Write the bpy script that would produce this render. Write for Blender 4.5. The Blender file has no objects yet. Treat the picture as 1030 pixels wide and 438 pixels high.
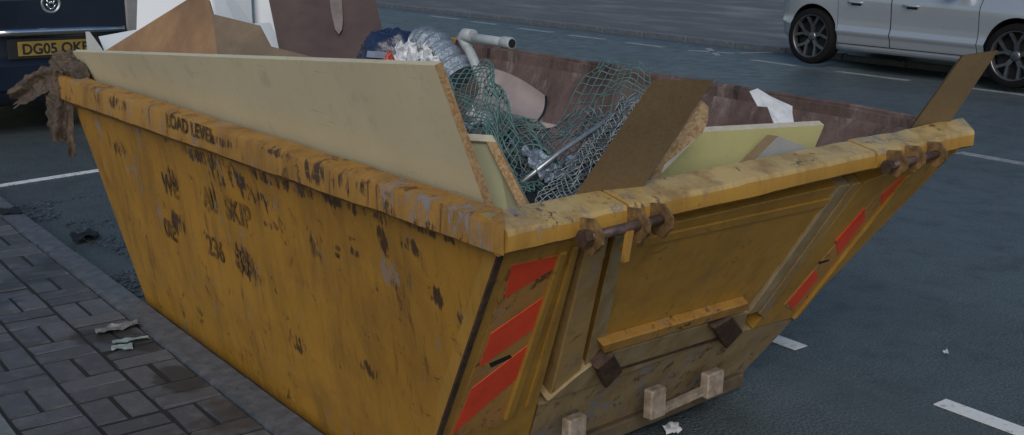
import bpy, bmesh, math, random
import numpy as np
from mathutils import Vector, Matrix, noise
random.seed(7)
R = math.radians
scene = bpy.context.scene
COL = scene.collection

# ------------------------------------------------------------------ camera
W0, H0, FPX = 1030.0, 438.0, 1127.4           # photograph size and focal length in its pixels
CAM = Vector((0, 0, 1.544))
PITCH, ROLL, YAW = 0.250325, 0.0126125, 0.65463
FW = Vector((math.sin(YAW)*math.cos(PITCH), math.cos(YAW)*math.cos(PITCH), -math.sin(PITCH)))
_r = Vector((math.cos(YAW), -math.sin(YAW), 0)); _u = _r.cross(FW)
RT = math.cos(ROLL)*_r + math.sin(ROLL)*_u
UP = -math.sin(ROLL)*_r + math.cos(ROLL)*_u
cd = bpy.data.cameras.new('camera'); cam = bpy.data.objects.new('camera', cd); COL.objects.link(cam)
cd.sensor_width = 36; cd.lens = FPX/W0*36; cd.clip_start = .05; cd.clip_end = 2000
cam.matrix_world = Matrix(((RT.x, UP.x, -FW.x, CAM.x), (RT.y, UP.y, -FW.y, CAM.y), (RT.z, UP.z, -FW.z, CAM.z), (0, 0, 0, 1)))
scene.camera = cam

# ------------------------------------------------------------------ light
SUN_EL, SUN_AZ = R(34), R(222)                # azimuth measured from +Y towards +X
wd = bpy.data.worlds.new('World'); scene.world = wd; wd.use_nodes = True
nt = wd.node_tree; bg = nt.nodes['Background']
sky = nt.nodes.new('ShaderNodeTexSky'); sky.sky_type = 'NISHITA'; sky.sun_disc = False
sky.sun_elevation = SUN_EL; sky.sun_rotation = SUN_AZ; sky.air_density = 1.2; sky.dust_density = 1.5; sky.ozone_density = 1.0
hs = nt.nodes.new('ShaderNodeHueSaturation'); hs.inputs['Saturation'].default_value = 1.2
nt.links.new(sky.outputs[0], hs.inputs['Color']); nt.links.new(hs.outputs[0], bg.inputs['Color'])
bg.inputs['Strength'].default_value = .075
sl = bpy.data.lights.new('sun', 'SUN'); sl.energy = 1.5; sl.angle = R(32); sl.color = (1, .98, .95)
sun = bpy.data.objects.new('sun', sl); COL.objects.link(sun)
sd = Vector((math.sin(SUN_AZ)*math.cos(SUN_EL), math.cos(SUN_AZ)*math.cos(SUN_EL), math.sin(SUN_EL)))
sun.rotation_euler = sd.to_track_quat('Z', 'Y').to_euler(); sun.location = (0, 0, 12)
vs = scene.view_settings
vs.view_transform = 'Standard'; vs.look = 'None'; vs.gamma = 1; vs.exposure = 0.05

# ------------------------------------------------------------------ helpers
def ray(px, py):
    return FW + RT*((px-W0/2)/FPX) - UP*((py-H0/2)/FPX)
def P(px, py, d):                              # point at depth d (metres) seen at a pixel
    return CAM + ray(px, py)*d
def onplane(px, py, p0, n):
    d = ray(px, py); return CAM + d*((Vector(p0)-CAM).dot(n)/d.dot(n))
def G(px, py, z=0.):                           # point on a level plane
    return onplane(px, py, (0, 0, z), Vector((0, 0, 1)))

class MB:
    def __init__(s): s.v = []; s.f = []; s.m = []; s.sm = []
    def add(s, vs_, fs, mi=0, smooth=False):
        o = len(s.v); s.v += [Vector(q) for q in vs_]
        for f in fs: s.f.append([i+o for i in f]); s.m.append(mi); s.sm.append(smooth)
        return s
    def hexa(s, a, b, mi=0):                   # a, b: matching quads (or n-gons) -> closed prism
        n = len(a); fs = [list(range(n))[::-1], list(range(n, 2*n))]
        fs += [[i, (i+1) % n, n+(i+1) % n, n+i] for i in range(n)]
        return s.add(list(a)+list(b), fs, mi)
    def box(s, c, size, rot=None, mi=0, bev=0.):
        bm = bmesh.new(); bmesh.ops.create_cube(bm, size=1)
        for v in bm.verts: v.co = Vector((v.co.x*size[0], v.co.y*size[1], v.co.z*size[2]))
        if bev: bmesh.ops.bevel(bm, geom=bm.edges[:], offset=bev, segments=1, affect='EDGES')
        M = Matrix.Translation(Vector(c)) @ (rot.to_4x4() if rot else Matrix())
        bm.verts.ensure_lookup_table()
        s.add([M @ v.co for v in bm.verts], [[v.index for v in f.verts] for f in bm.faces], mi); bm.free(); return s
    def tube(s, pts, r, n=8, mi=0, caps=True, smooth=True):
        pts = [Vector(q) for q in pts]; rs = r if isinstance(r, (list, tuple)) else [r]*len(pts)
        t0 = (pts[1]-pts[0]).normalized(); up = Vector((0, 0, 1)) if abs(t0.z) < .9 else Vector((1, 0, 0))
        a = t0.cross(up).normalized(); vs_ = []
        for i, q in enumerate(pts):
            t = (pts[min(i+1, len(pts)-1)]-pts[max(i-1, 0)]).normalized()
            a = (a - t*a.dot(t)).normalized(); b = t.cross(a)
            vs_ += [q + (a*math.cos(2*math.pi*k/n)+b*math.sin(2*math.pi*k/n))*rs[i] for k in range(n)]
        fs = [[i*n+k, i*n+(k+1) % n, (i+1)*n+(k+1) % n, (i+1)*n+k] for i in range(len(pts)-1) for k in range(n)]
        s.add(vs_, fs, mi, smooth)
        if caps: 
            o = len(s.v)-len(vs_)
            s.f += [[o+k for k in range(n)][::-1], [o+(len(pts)-1)*n+k for k in range(n)]]; s.m += [mi, mi]; s.sm += [False, False]
        return s
    def grid(s, rows, mi=0, smooth=True, closed=False):
        n = len(rows[0]); fs = []
        for i in range(len(rows)-1):
            for j in range(n if closed else n-1):
                fs.append([i*n+j, i*n+(j+1) % n, (i+1)*n+(j+1) % n, (i+1)*n+j])
        return s.add([q for r_ in rows for q in r_], fs, mi, smooth)
    def mesh(s, name, mats, origin=Vector()):
        me = bpy.data.meshes.new(name)
        me.from_pydata([tuple(q-origin) for q in s.v], [], s.f)
        for m in (mats if isinstance(mats, (list, tuple)) else [mats]): me.materials.append(m)
        me.polygons.foreach_set('material_index', s.m); me.polygons.foreach_set('use_smooth', s.sm)
        bm = bmesh.new(); bm.from_mesh(me); bmesh.ops.recalc_face_normals(bm, faces=bm.faces[:]); bm.to_mesh(me); bm.free()
        me.update(); return me
    def build(s, name, mats, parent=None, origin=None):
        """parent given: vertices are in the space of the thing's root; else world, origin = thing's base"""
        if parent is not None:
            o = bpy.data.objects.new(name, s.mesh(name, mats, Vector() if parent.get('local') else root_loc(parent)))
            COL.objects.link(o); o.parent = parent
            if parent.get('local'): o['local'] = 1
        else:
            if origin is None:
                lo = Vector((min(q.x for q in s.v), min(q.y for q in s.v), min(q.z for q in s.v)))
                hi = Vector((max(q.x for q in s.v), max(q.y for q in s.v), lo.z)); origin = (lo+hi)/2
            o = bpy.data.objects.new(name, s.mesh(name, mats, Vector(origin))); COL.objects.link(o); o.location = origin
        return o
def root_loc(o):
    while o.parent: o = o.parent
    return o.location.copy()
def empty(name, loc, rz=0., ry=0., local=False):
    o = bpy.data.objects.new(name, None); COL.objects.link(o); o.location = loc; o.rotation_euler = (0, ry, rz)
    o.empty_display_size = .1
    if local: o['local'] = 1
    return o
def tag(o, label, cat, group=None):
    o['label'] = label; o['category'] = cat
    if group: o['group'] = group
    return o
def sharp(o, ang=35):
    me = o.data; me.polygons.foreach_set('use_smooth', [True]*len(me.polygons)); me.set_sharp_from_angle(angle=R(ang)); return o

# ------------------------------------------------------------------ materials
class NT:
    def __init__(s, name):
        s.m = bpy.data.materials.new(name); s.m.use_nodes = True; s.t = s.m.node_tree
        s.b = s.t.nodes['Principled BSDF']; s.tc = s.t.nodes.new('ShaderNodeTexCoord'); s.co = s.tc.outputs['Object']
    def n(s, typ, **kw):
        q = s.t.nodes.new(typ)
        for k, v in kw.items(): setattr(q, k, v)
        return q
    def l(s, a, b): s.t.links.new(a, b)
    def map(s, scale=(1, 1, 1), rot=(0, 0, 0), src=None):
        q = s.n('ShaderNodeMapping'); q.inputs['Scale'].default_value = scale; q.inputs['Rotation'].default_value = rot
        s.l(src or s.co, q.inputs['Vector']); return q.outputs[0]
    def noise(s, scale, detail=5, rough=.6, src=None, dist=0.):
        q = s.n('ShaderNodeTexNoise'); q.inputs['Scale'].default_value = scale; q.inputs['Detail'].default_value = detail
        q.inputs['Roughness'].default_value = rough; q.inputs['Distortion'].default_value = dist
        s.l(src or s.co, q.inputs['Vector']); return q.outputs['Fac']
    def vor(s, scale, src=None, feat='F1', out='Distance'):
        q = s.n('ShaderNodeTexVoronoi'); q.feature = feat; q.inputs['Scale'].default_value = scale
        s.l(src or s.co, q.inputs['Vector']); return q.outputs[out]
    def ramp(s, fac, a, b, va=0., vb=1.):
        q = s.n('ShaderNodeMapRange'); q.clamp = True
        for i, v in zip(('From Min', 'From Max', 'To Min', 'To Max'), (a, b, va, vb)): q.inputs[i].default_value = v
        s.l(fac, q.inputs['Value']); return q.outputs[0]
    def math(s, op, a, b=None):
        q = s.n('ShaderNodeMath', operation=op)
        for i, v in enumerate((a, b)):
            if v is None: continue
            if isinstance(v, (int, float)): q.inputs[i].default_value = v
            else: s.l(v, q.inputs[i])
        return q.outputs[0]
    def mix(s, fac, a, b):
        q = s.n('ShaderNodeMix', data_type='RGBA')
        for i, v in zip((0, 6, 7), (fac, a, b)):
            if isinstance(v, (int, float)): q.inputs[i].default_value = v
            elif isinstance(v, (tuple, list)): q.inputs[i].default_value = (*v[:3], 1)
            else: s.l(v, q.inputs[i])
        return q.outputs[2]
    def col(s, c):
        if isinstance(c, tuple): s.b.inputs['Base Color'].default_value = (*c, 1)
        else: s.l(c, s.b.inputs['Base Color'])
    def rough(s, v):
        if isinstance(v, (int, float)): s.b.inputs['Roughness'].default_value = v
        else: s.l(v, s.b.inputs['Roughness'])
    def bump(s, h, strength=.3, dist=.01, prev=None):
        q = s.n('ShaderNodeBump'); q.inputs['Strength'].default_value = strength; q.inputs['Distance'].default_value = dist
        s.l(h, q.inputs['Height'])
        if prev: s.l(prev, q.inputs['Normal'])
        s.l(q.outputs[0], s.b.inputs['Normal']); return q.outputs[0]
    def set(s, **kw):
        for k, v in kw.items(): s.b.inputs[k.replace('_', ' ')].default_value = v
        return s
def simple(name, c, rough=.6, metal=0., var=.25, scale=20., bump=.15, c2=None, stretch=(1, 1, 1), detail=6, bd=.004):
    t = NT(name); src = t.map(stretch)
    f = t.noise(scale, detail, .65, src)
    c2 = c2 or tuple(x*(1-var) for x in c)
    hi = tuple(min(1, x*(1+var*.5)) for x in c)
    a = t.mix(t.ramp(f, .3, .7), c2, hi)
    g = t.noise(scale*.17, 4, .6)
    t.col(t.mix(t.ramp(g, .42, .75, 0, .55), a, c2))
    t.rough(t.ramp(f, .2, .8, max(0.03, rough-.1), min(1, rough+.12))); t.set(Metallic=metal)
    if bump: t.bump(f, bump, bd)
    return t.m
M = {}
def skip_paint(name, base, wear=.5, dirt=.5, grey=.4, rgh=.5, stains=(), thr=0.):
    t = NT(name)
    big = t.noise(1.7, 5, .6); mid = t.noise(7, 8, .68); fine = t.noise(75, 6, .7)
    c = t.mix(t.ramp(big, .38, .68, 0, .5), base, tuple(x*.66 for x in base))
    c = t.mix(t.ramp(t.noise(10, 7, .7, t.map((1, 1, .14))), .48, .66, 0, .85*dirt), c, (.17, .085, .020))
    c = t.mix(t.ramp(t.noise(2.7, 8, .7, t.map((1, 1, .8), (0, .5, 0)), .6), .50, .70, 0, .75*dirt), c, (.15, .068, .018))
    drip = t.math('MULTIPLY', t.ramp(t.noise(34, 6, .65, t.map((1, 1, .07))), .56, .63), t.ramp(t.noise(3.1, 4, .6), .50, .60))
    c = t.mix(t.math('MULTIPLY', drip, min(1, 1.5*wear)), c, (.055, .028, .014))
    spots = t.ramp(t.noise(13, 10, .76, dist=.4), .615-thr, .65-thr)
    c = t.mix(t.math('MULTIPLY', spots, min(1, 1.7*wear)), c, (.085, .037, .015))
    blk = t.ramp(t.noise(5.5, 10, .76, t.map((1, 1, .7)), .3), .635-thr, .66-thr)
    c = t.mix(t.math('MULTIPLY', blk, min(1, 1.8*wear)), c, (.022, .015, .011))
    if stains:
        sx = t.n('ShaderNodeSeparateXYZ'); t.l(t.co, sx.inputs[0]); acc = None; wob = t.noise(14, 8, .75, t.map((1, 1, .45)), .5); wob2 = t.noise(48, 6, .7, t.map((1, 1, .22)))
        for (y_, z_, ry_, rz_) in stains:
            a_ = t.math('POWER', t.math('ABSOLUTE', t.math('DIVIDE', t.math('SUBTRACT', sx.outputs[1], y_-3.2), ry_)), 2.)
            b_ = t.math('POWER', t.math('ABSOLUTE', t.math('DIVIDE', t.math('SUBTRACT', sx.outputs[2], z_), rz_)), 2.)
            m_ = t.ramp(t.math('ADD', a_, b_), 1., 0.)
            acc = m_ if acc is None else t.math('MAXIMUM', acc, m_)
        k_ = t.math('ADD', t.math('MULTIPLY', t.ramp(acc, 0., .8), .36), t.ramp(t.math('ADD', t.math('MULTIPLY', wob, .5), t.math('MULTIPLY', wob2, .5)), .38, .62, 0, .74))
        c = t.mix(t.ramp(k_, .66, .80, 0, .9), c, (.038, .021, .014))
    chips = t.math('MULTIPLY', t.ramp(t.noise(11, 10, .8, t.map((1, 1, .5), (.3, .2, 0))), .575-thr, .615-thr), t.ramp(t.noise(2.1, 3, .5, t.map((1, 1, 1), (1, 0, 0))), .44, .56))
    c = t.mix(t.math('MULTIPLY', chips, grey), c, (.22, .205, .215))
    sc = t.ramp(t.noise(6, 3, .5, t.map((11, 1.1, 26), (.25, .1, 0))), .70, .73)
    c = t.mix(t.math('MULTIPLY', sc, .5*wear), c, (.36, .31, .25))
    c = t.mix(t.ramp(fine, .55, .8, 0, .3), c, (.10, .055, .02))
    t.col(c); t.rough(t.ramp(mid, .3, .7, rgh-.14, rgh+.16)); t.set(**{'Specular IOR Level': .45})
    h = t.math('SUBTRACT', t.math('ADD', t.math('MULTIPLY', mid, .6), t.math('MULTIPLY', fine, .3)), t.math('ADD', t.math('MULTIPLY', chips, .5), t.math('MULTIPLY', spots, -.4)))
    n1 = t.bump(t.noise(1.6, 3, .5), .5, .05); t.bump(h, .4, .005, n1)
    return t.m
OCH = (.39, .20, .027)
def side_yz(px, py, rx=10, ry=10, rim=False):   # stain at a pixel of the side panel, radii in pixels
    n_ = Vector((1, 0, 0)) if rim else Vector((-1, 0, -.15)).normalized(); p0 = (1.298, 0, 0) if rim else (1.335, 0, .9)
    a = onplane(px, py, p0, n_); b_ = onplane(px+rx, py+rx*.34, p0, n_); c_ = onplane(px, py+ry, p0, n_); return (a.y, a.z, abs(b_.y-a.y), abs(c_.z-a.z))
ST_SIDE = [side_yz(*q) for q in ((216, 168, 16, 26), (212, 195, 8, 22), (232, 182, 30, 16), (262, 205, 16, 14), (300, 190, 30, 12), (412, 248, 13, 12), (383, 243, 7, 20), (372, 372, 10, 10), (440, 300, 8, 16), (345, 205, 60, 10), (250, 265, 20, 22), (172, 180, 10, 16), (395, 285, 9, 9), (355, 255, 6, 6), (205, 160, 40, 10), (275, 183, 45, 9), (430, 232, 50, 8), (180, 225, 12, 14), (315, 245, 10, 24), (465, 330, 9, 22), (120, 150, 10, 12), (300, 345, 16, 10))]
ST_RIM = [side_yz(*q, True) for q in ((385, 212, 17, 17), (350, 186, 26, 16), (315, 172, 20, 16), (430, 228, 18, 8), (120, 105, 14, 10), (95, 95, 10, 14), (470, 240, 9, 10), (280, 155, 14, 6), (222, 143, 18, 7))]
M['paint'] = skip_paint('skip_yellow_paint', OCH, .42, .6, .85, stains=ST_SIDE, thr=.008)
M['paint_end'] = skip_paint('skip_yellow_paint_end', (.41, .225, .038), .24, .45, .22, thr=.01)
M['lowpaint'] = skip_paint('skip_scraped_lower_paint', (.32, .235, .125), .5, .6, 1., .6, thr=.05)
M['rim'] = skip_paint('skip_rim_paint', (.38, .20, .042), .5, .75, .9, .55, stains=ST_RIM, thr=.025)
M['rim_end'] = skip_paint('skip_worn_skylit_rim_paint', (.52, .37, .15), .5, .75, .9, .5, thr=.03)  # worn paint, also paled to put sky light into the top faces
M['bare'] = simple('scuffed_grey_steel', (.30, .24, .15), .5, .1, .45, 18, .2, (.22, .14, .045), (1, 1, .3))
def rust_inside():
    t = NT('rusty_skip_inside'); a = t.noise(4, 9, .72, t.map((1, 1, .35))); b_ = t.noise(13, 8, .72, t.map((1, 1, .2))); f = t.noise(60, 5, .7)
    c = t.mix(t.ramp(a, .38, .62), (.080, .050, .043), (.165, .115, .10))
    c = t.mix(t.ramp(b_, .55, .66, 0, .75), c, (.25, .20, .185)); c = t.mix(t.ramp(t.noise(6, 8, .7, t.map((1, 1, .15), (0, .1, 0))), .54, .62, 0, .85), c, (.028, .017, .017))
    c = t.mix(t.ramp(f, .5, .75, 0, .5), c, (.07, .035, .022)); t.col(c); t.rough(.78); t.bump(t.math('ADD', a, f), .4, .008); return t.m
M['rust'] = rust_inside()
M['stile'] = skip_paint('skip_scuffed_stile_paint', (.36, .235, .09), .4, .5, .9, .5, thr=.03)
M['ruststeel'] = simple('rusty_dark_steel', (.10, .055, .032), .65, .3, .5, 45, .35, (.03, .02, .016))
M['pin'] = simple('worn_pin_steel', (.20, .13, .09), .45, .5, .5, 60, .2, (.07, .05, .06))
M['darkbase'] = simple('dirty_skip_underside', (.12, .085, .05), .75, 0, .5, 12, .2)
M['oldpaint'] = simple('rusty_yellow_steel', (.24, .14, .05), .6, .1, .5, 45, .35, (.06, .035, .02))
M['lug'] = simple('scuffed_lug_steel', (.36, .32, .27), .6, .1, .45, 25, .25, (.16, .10, .06))
def hazard():
    t = NT('red_hazard_paint'); f = t.noise(30, 6, .7); g = t.noise(6, 6, .7)
    c = t.mix(t.ramp(g, .35, .7), (.80, .075, .022), (.62, .05, .018))
    t.col(t.mix(t.ramp(f, .60, .70), c, (.22, .10, .04))); t.rough(.42); t.bump(f, .1, .003); return t.m
M['hazard'] = hazard()
def letter():
    t = NT('faded_black_stencil'); f = t.noise(17, 7, .75); g = t.noise(4, 3, .5)
    c = t.mix(t.ramp(t.math('ADD', t.math('MULTIPLY', f, .7), t.math('MULTIPLY', g, .4)), .47, .64), (.030, .022, .014), (.24, .125, .022))
    t.col(c); t.rough(.6); return t.m
M['letter'] = letter()
def asphalt():
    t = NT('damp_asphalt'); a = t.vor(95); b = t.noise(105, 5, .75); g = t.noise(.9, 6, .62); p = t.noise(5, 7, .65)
    c = t.mix(t.ramp(b, .41, .60), (.020, .029, .034), (.125, .158, .172))  # bluish tones paint the sky's reflection into the road colour
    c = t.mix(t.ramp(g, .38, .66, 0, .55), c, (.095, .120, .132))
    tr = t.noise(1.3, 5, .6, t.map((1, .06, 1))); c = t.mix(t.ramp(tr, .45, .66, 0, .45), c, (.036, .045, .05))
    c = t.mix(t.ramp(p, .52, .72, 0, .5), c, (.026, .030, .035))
    sp = t.vor(48, feat='F1'); c = t.mix(t.ramp(sp, .14, .06, 0, .6), c, (.19, .195, .195))
    t.col(c); t.rough(t.ramp(p, .3, .7, .36, .56)); t.bump(t.math('ADD', t.math('MULTIPLY', a, .8), b), .8, .008)
    t.set(**{'Specular IOR Level': .45}); return t.m
M['asphalt'] = asphalt()
def line_paint():
    t = NT('worn_white_road_paint'); f = t.noise(26, 8, .75); g = t.noise(150, 3, .6)
    t.col(t.mix(t.ramp(f, .54, .68), (.72, .74, .74), (.14, .15, .155))); t.rough(.6); t.bump(g, .4, .004); return t.m
M['line'] = line_paint()
M['linefar'] = simple('faded_road_paint', (.30, .32, .33), .6, 0, .5, 20, .2, (.12, .13, .14), detail=9)
def paver():
    t = NT('concrete_block_paver'); oi = t.n('ShaderNodeObjectInfo'); rnd = oi.outputs['Random']
    off = t.n('ShaderNodeVectorMath', operation='ADD'); t.l(t.co, off.inputs[0]); k = t.n('ShaderNodeCombineXYZ'); t.l(t.math('MULTIPLY', rnd, 37.), k.inputs[0]); t.l(k.outputs[0], off.inputs[1])
    s = off.outputs[0]; f = t.noise(160, 5, .7, s); g = t.noise(16, 6, .65, s)
    c = t.mix(rnd, (.066, .073, .086), (.120, .126, .140))
    c = t.mix(t.ramp(f, .35, .7, 0, .55), c, (.036, .036, .040))
    c = t.mix(t.ramp(g, .50, .72, 0, .6), c, (.16, .165, .172))
    geo = t.n('ShaderNodeNewGeometry'); w = t.noise(2.6, 4, .6, geo.outputs['Position'])
    c = t.mix(t.ramp(w, .56, .64, 0, .7), c, (.034, .034, .035))
    for (gx, gy, rx_, ry_) in ((1.235, 3.40, .10, .17), (1.26, 3.80, .07, .14), (1.16, 3.95, .13, .12)):      # damp dark patches
        sp_ = t.n('ShaderNodeSeparateXYZ'); t.l(geo.outputs['Position'], sp_.inputs[0])
        d_ = t.math('ADD', t.math('POWER', t.math('ABSOLUTE', t.math('DIVIDE', t.math('SUBTRACT', sp_.outputs[0], gx), rx_)), 2.), t.math('POWER', t.math('ABSOLUTE', t.math('DIVIDE', t.math('SUBTRACT', sp_.outputs[1], gy), ry_)), 2.))
        d_ = t.math('ADD', d_, t.math('MULTIPLY', t.noise(11, 5, .6, geo.outputs['Position']), 1.2)); c = t.mix(t.ramp(d_, 1.35, 1.05, 0, .75), c, (.026, .026, .024))
    t.col(c); t.rough(t.ramp(w, .46, .64, .58, .34)); t.bump(t.math('ADD', f, t.math('MULTIPLY', g, .6)), .5, .005); return t.m
M['paver'] = paver()
M['kerb'] = simple('concrete_kerb', (.118, .132, .150), .55, 0, .4, 26, .35, (.060, .068, .080), detail=9)
M['mortar'] = simple('dark_joint_sand', (.017, .018, .020), .9, 0, .4, 60, .3)
def farpave():
    t = NT('far_pavement'); f = t.noise(1.1, 6, .65, t.map((1, .35, 1))); g = t.noise(14, 6, .7)
    c = t.mix(t.ramp(f, .48, .66), (.095, .092, .095), (.21, .205, .205)); c = t.mix(t.ramp(g, .4, .8, 0, .5), c, (.065, .063, .066))
    t.col(c); t.rough(.7); t.bump(g, .2, .004); return t.m
M['farpave'] = farpave()
M['slabgrey'] = simple('pale_cover', (.16, .18, .19), .65, 0, .3, 30, .2)
def laminate(name, a, dirt, rgh=.42):
    t = NT(name); g = t.noise(2.2, 6, .65); f = t.noise(9, 9, .75); k = t.noise(40, 7, .75); sc = t.noise(5, 3, .5, t.map((14, 1.2, 30), (.35, .2, 0)))
    c = t.mix(t.ramp(g, .38, .68, 0, .7), a, tuple(x*.80 for x in a)); c = t.mix(t.ramp(f, .56, .72, 0, .55), c, dirt)
    c = t.mix(t.ramp(k, .665, .70, 0, .8), c, tuple(x*.45 for x in dirt)); c = t.mix(t.ramp(sc, .69, .73, 0, .5), c, tuple(x*.7 for x in dirt))
    t.col(c); t.rough(t.ramp(f, .4, .7, rgh, rgh+.3)); t.bump(t.math('ADD', g, t.math('MULTIPLY', k, .15)), .2, .01); return t.m
M['cream'] = laminate('cream_laminate', (.60, .53, .36), (.34, .29, .19))
M['cream2'] = simple('cream_door_panel', (.33, .32, .20), .5, 0, .15, 5, .03)
M['yellowboard'] = laminate('pale_yellow_board', (.50, .47, .215), (.33, .30, .15), .5)
M['whiteedge'] = simple('pale_board_edge', (.55, .50, .38), .6, 0, .2, 40, .1)
def chip(name, a, b, sc=190, amt=.7):
    t = NT(name); v = t.vor(sc, out='Color'); bw = t.n('ShaderNodeSeparateColor'); t.l(v, bw.inputs[0]); g = t.noise(7, 6, .65)
    c = t.mix(t.math('MULTIPLY', bw.outputs[0], amt), a, b); c = t.mix(t.ramp(g, .45, .75, 0, .5), c, tuple(x*.6 for x in a))
    t.col(c); t.rough(.75); t.bump(bw.outputs[0], .15, .002); return t.m
M['chip'] = chip('brown_chipboard', (.145, .098, .048), (.19, .135, .07), 190, .6)
M['chipdark'] = simple('dark_plank_edge', (.05, .038, .026), .7)
M['chipedge'] = chip('chipboard_edge', (.23, .13, .055), (.42, .29, .15), 170, .8)
M['chipraw'] = chip('raw_chipboard', (.24, .15, .075), (.42, .31, .18), 150, .9)
M['ply'] = simple('weathered_plywood', (.25, .15, .075), .7, 0, .35, 9, .15, (.13, .072, .04), (1, 1, .25), 8)
M['ply2'] = simple('grey_brown_plywood', (.17, .128, .082), .7, 0, .3, 9, .12, (.105, .075, .05), (1, 1, .3), 8)
M['hard'] = simple('dark_hardboard', (.098, .064, .055), .6, 0, .3, 6, .08, (.060, .040, .037))
M['stainlight'] = simple('pale_bare_patch', (.20, .165, .15), .7, 0, .3, 14, .05)
M['white'] = simple('white_melamine', (.56, .60, .64), .4, 0, .08, 6, .03)
M['pinkboard'] = simple('beige_lining_board', (.37, .30, .275), .7, 0, .25, 6, .12, (.24, .19, .18))
M['greyboard'] = simple('grey_board', (.33, .34, .34), .6, 0, .15, 9, .06)
M['galv'] = simple('galvanised_steel', (.42, .45, .47), .38, .75, .25, 40, .12)
M['pipe'] = simple('grey_plastic_pipe', (.38, .41, .43), .45, 0, .18, 30, .06)
M['green'] = simple('green_coated_wire', (.115, .215, .20), .4, 0, .35, 30, .05)
M['greywire'] = simple('grey_wire', (.20, .24, .26), .4, .5, .35, 30, .05)
M['bluebag'] = simple('dark_blue_plastic', (.018, .030, .075), .28, 0, .4, 14, .35, bd=.02)
M['whitebag'] = simple('white_plastic', (.68, .70, .72), .45, 0, .2, 18, .3, bd=.01)
M['redplastic'] = simple('red_wrapper', (.55, .10, .06), .4, 0, .3, 20, .2)
M['foil'] = simple('silver_foil_duct', (.33, .38, .44), .36, .5, .4, 30, .6, (.16, .2, .25), bd=.02)
M['rag'] = simple('dirty_brown_rag', (.125, .092, .068), .95, 0, .6, 40, 1., (.035, .026, .02), bd=.02)
M['debris'] = simple('dark_rubble', (.050, .052, .056), .85, 0, .6, 22, .6, (.014, .016, .02), bd=.02)
M['bits'] = simple('mixed_scraps', (.16, .145, .13), .7, 0, .7, 6, .2, (.03, .035, .045))
M['bluebits'] = simple('blue_grey_scraps', (.16, .22, .33), .5, 0, .6, 8, .2, (.05, .07, .11))
M['litter'] = simple('crushed_pale_wrapper', (.24, .25, .25), .55, 0, .4, 30, .4, (.09, .09, .085))
M['litter2'] = simple('pale_green_wrapper', (.28, .36, .37), .45, 0, .25, 30, .4)
M['blacklitter'] = simple('black_litter', (.014, .015, .018), .6, 0, .4, 30, .3)
M['leaf'] = simple('wet_gutter_leaves', (.075, .092, .112), .4, 0, .5, 12, .3, (.036, .045, .058))  # leaf colour lifted towards blue, sky light mixed into it
def carpaint(name, c, metal, rough=.32):
    t = NT(name); f = t.noise(900, 2, .5); g = t.noise(3, 5, .6)
    cc = t.mix(t.ramp(f, .3, .7), tuple(x*.9 for x in c), tuple(min(1, x*1.08) for x in c))
    t.col(t.mix(t.ramp(g, .45, .8, 0, .2), cc, tuple(x*.75+.01 for x in c))); t.rough(t.ramp(g, .3, .7, rough-.06, rough+.08)); t.set(Metallic=metal)
    t.set(**{'Coat Weight': .7, 'Coat Roughness': .08}); return t.m
M['silver'] = carpaint('silver_car_paint', (.45, .485, .53), .5)
M['navy'] = carpaint('navy_car_paint', (.006, .012, .028), .1, .3)
M['rubber'] = simple('tyre_rubber', (.009, .009, .010), .8, 0, .3, 40, .1)
M['rubber'].node_tree.nodes['Principled BSDF'].inputs['Specular IOR Level'].default_value = .15
M['alloy'] = simple('alloy_wheel_silver', (.15, .158, .17), .3, .8, .15, 30, 0)
M['alloydark'] = simple('dark_wheel_inside', (.014, .015, .017), .6, .2, .2, 30, 0)
M['blackplastic'] = simple('black_trim', (.012, .012, .014), .5, 0, .2, 30, 0)
M['chrome'] = simple('chrome_strip', (.62, .65, .68), .16, 1., .05, 30, 0)
M['greychrome'] = simple('dull_chrome_badge', (.40, .43, .46), .3, .8, .1, 30, 0)
M['glass'] = simple('dark_car_glass', (.012, .015, .018), .06, 0, .1, 3, 0)
M['taillight'] = simple('smoked_tail_light', (.22, .225, .23), .4, 0, .2, 8, 0)
M['redlight'] = simple('red_tail_lens', (.35, .015, .012), .15, 0, .2, 8, 0)
M['platey'] = simple('yellow_number_plate', (.27, .185, .04), .5, 0, .3, 12, 0)  # yellow darkened to paint in the low light on the dark car's tail
M['platew'] = simple('white_number_plate', (.65, .66, .66), .45, 0, .1, 12, 0)
M['black'] = simple('black_plate_ink', (.012, .012, .012), .5, 0, .1, 12, 0)
M['headlamp'] = simple('headlamp_lens', (.55, .57, .60), .1, .3, .1, 8, 0)

# ------------------------------------------------------------------ the setting
KX0, KX1, KZ = 1.300, 1.425, 0.10              # near kerb, pavement level
FK = 12.05                                     # far kerb
def sheet(name, x0, x1, y0, y1, z, m):
    b = MB().add([(x0, y0, z), (x1, y0, z), (x1, y1, z), (x0, y1, z)], [[0, 1, 2, 3]])
    o = b.build(name, m, None, ((x0+x1)/2, (y0+y1)/2, z)); o['kind'] = 'structure'; return o
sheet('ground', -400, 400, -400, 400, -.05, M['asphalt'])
road = MB()
NX, NY = 2, 2
road.add([(KX1-.02, -150, 0), (FK+.02, -150, 0), (FK+.02, 250, 0), (KX1-.02, 250, 0)], [[0, 1, 2, 3]])
ro = road.build('road', M['asphalt'], None, (6, 4, 0)); ro['kind'] = 'structure'
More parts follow.
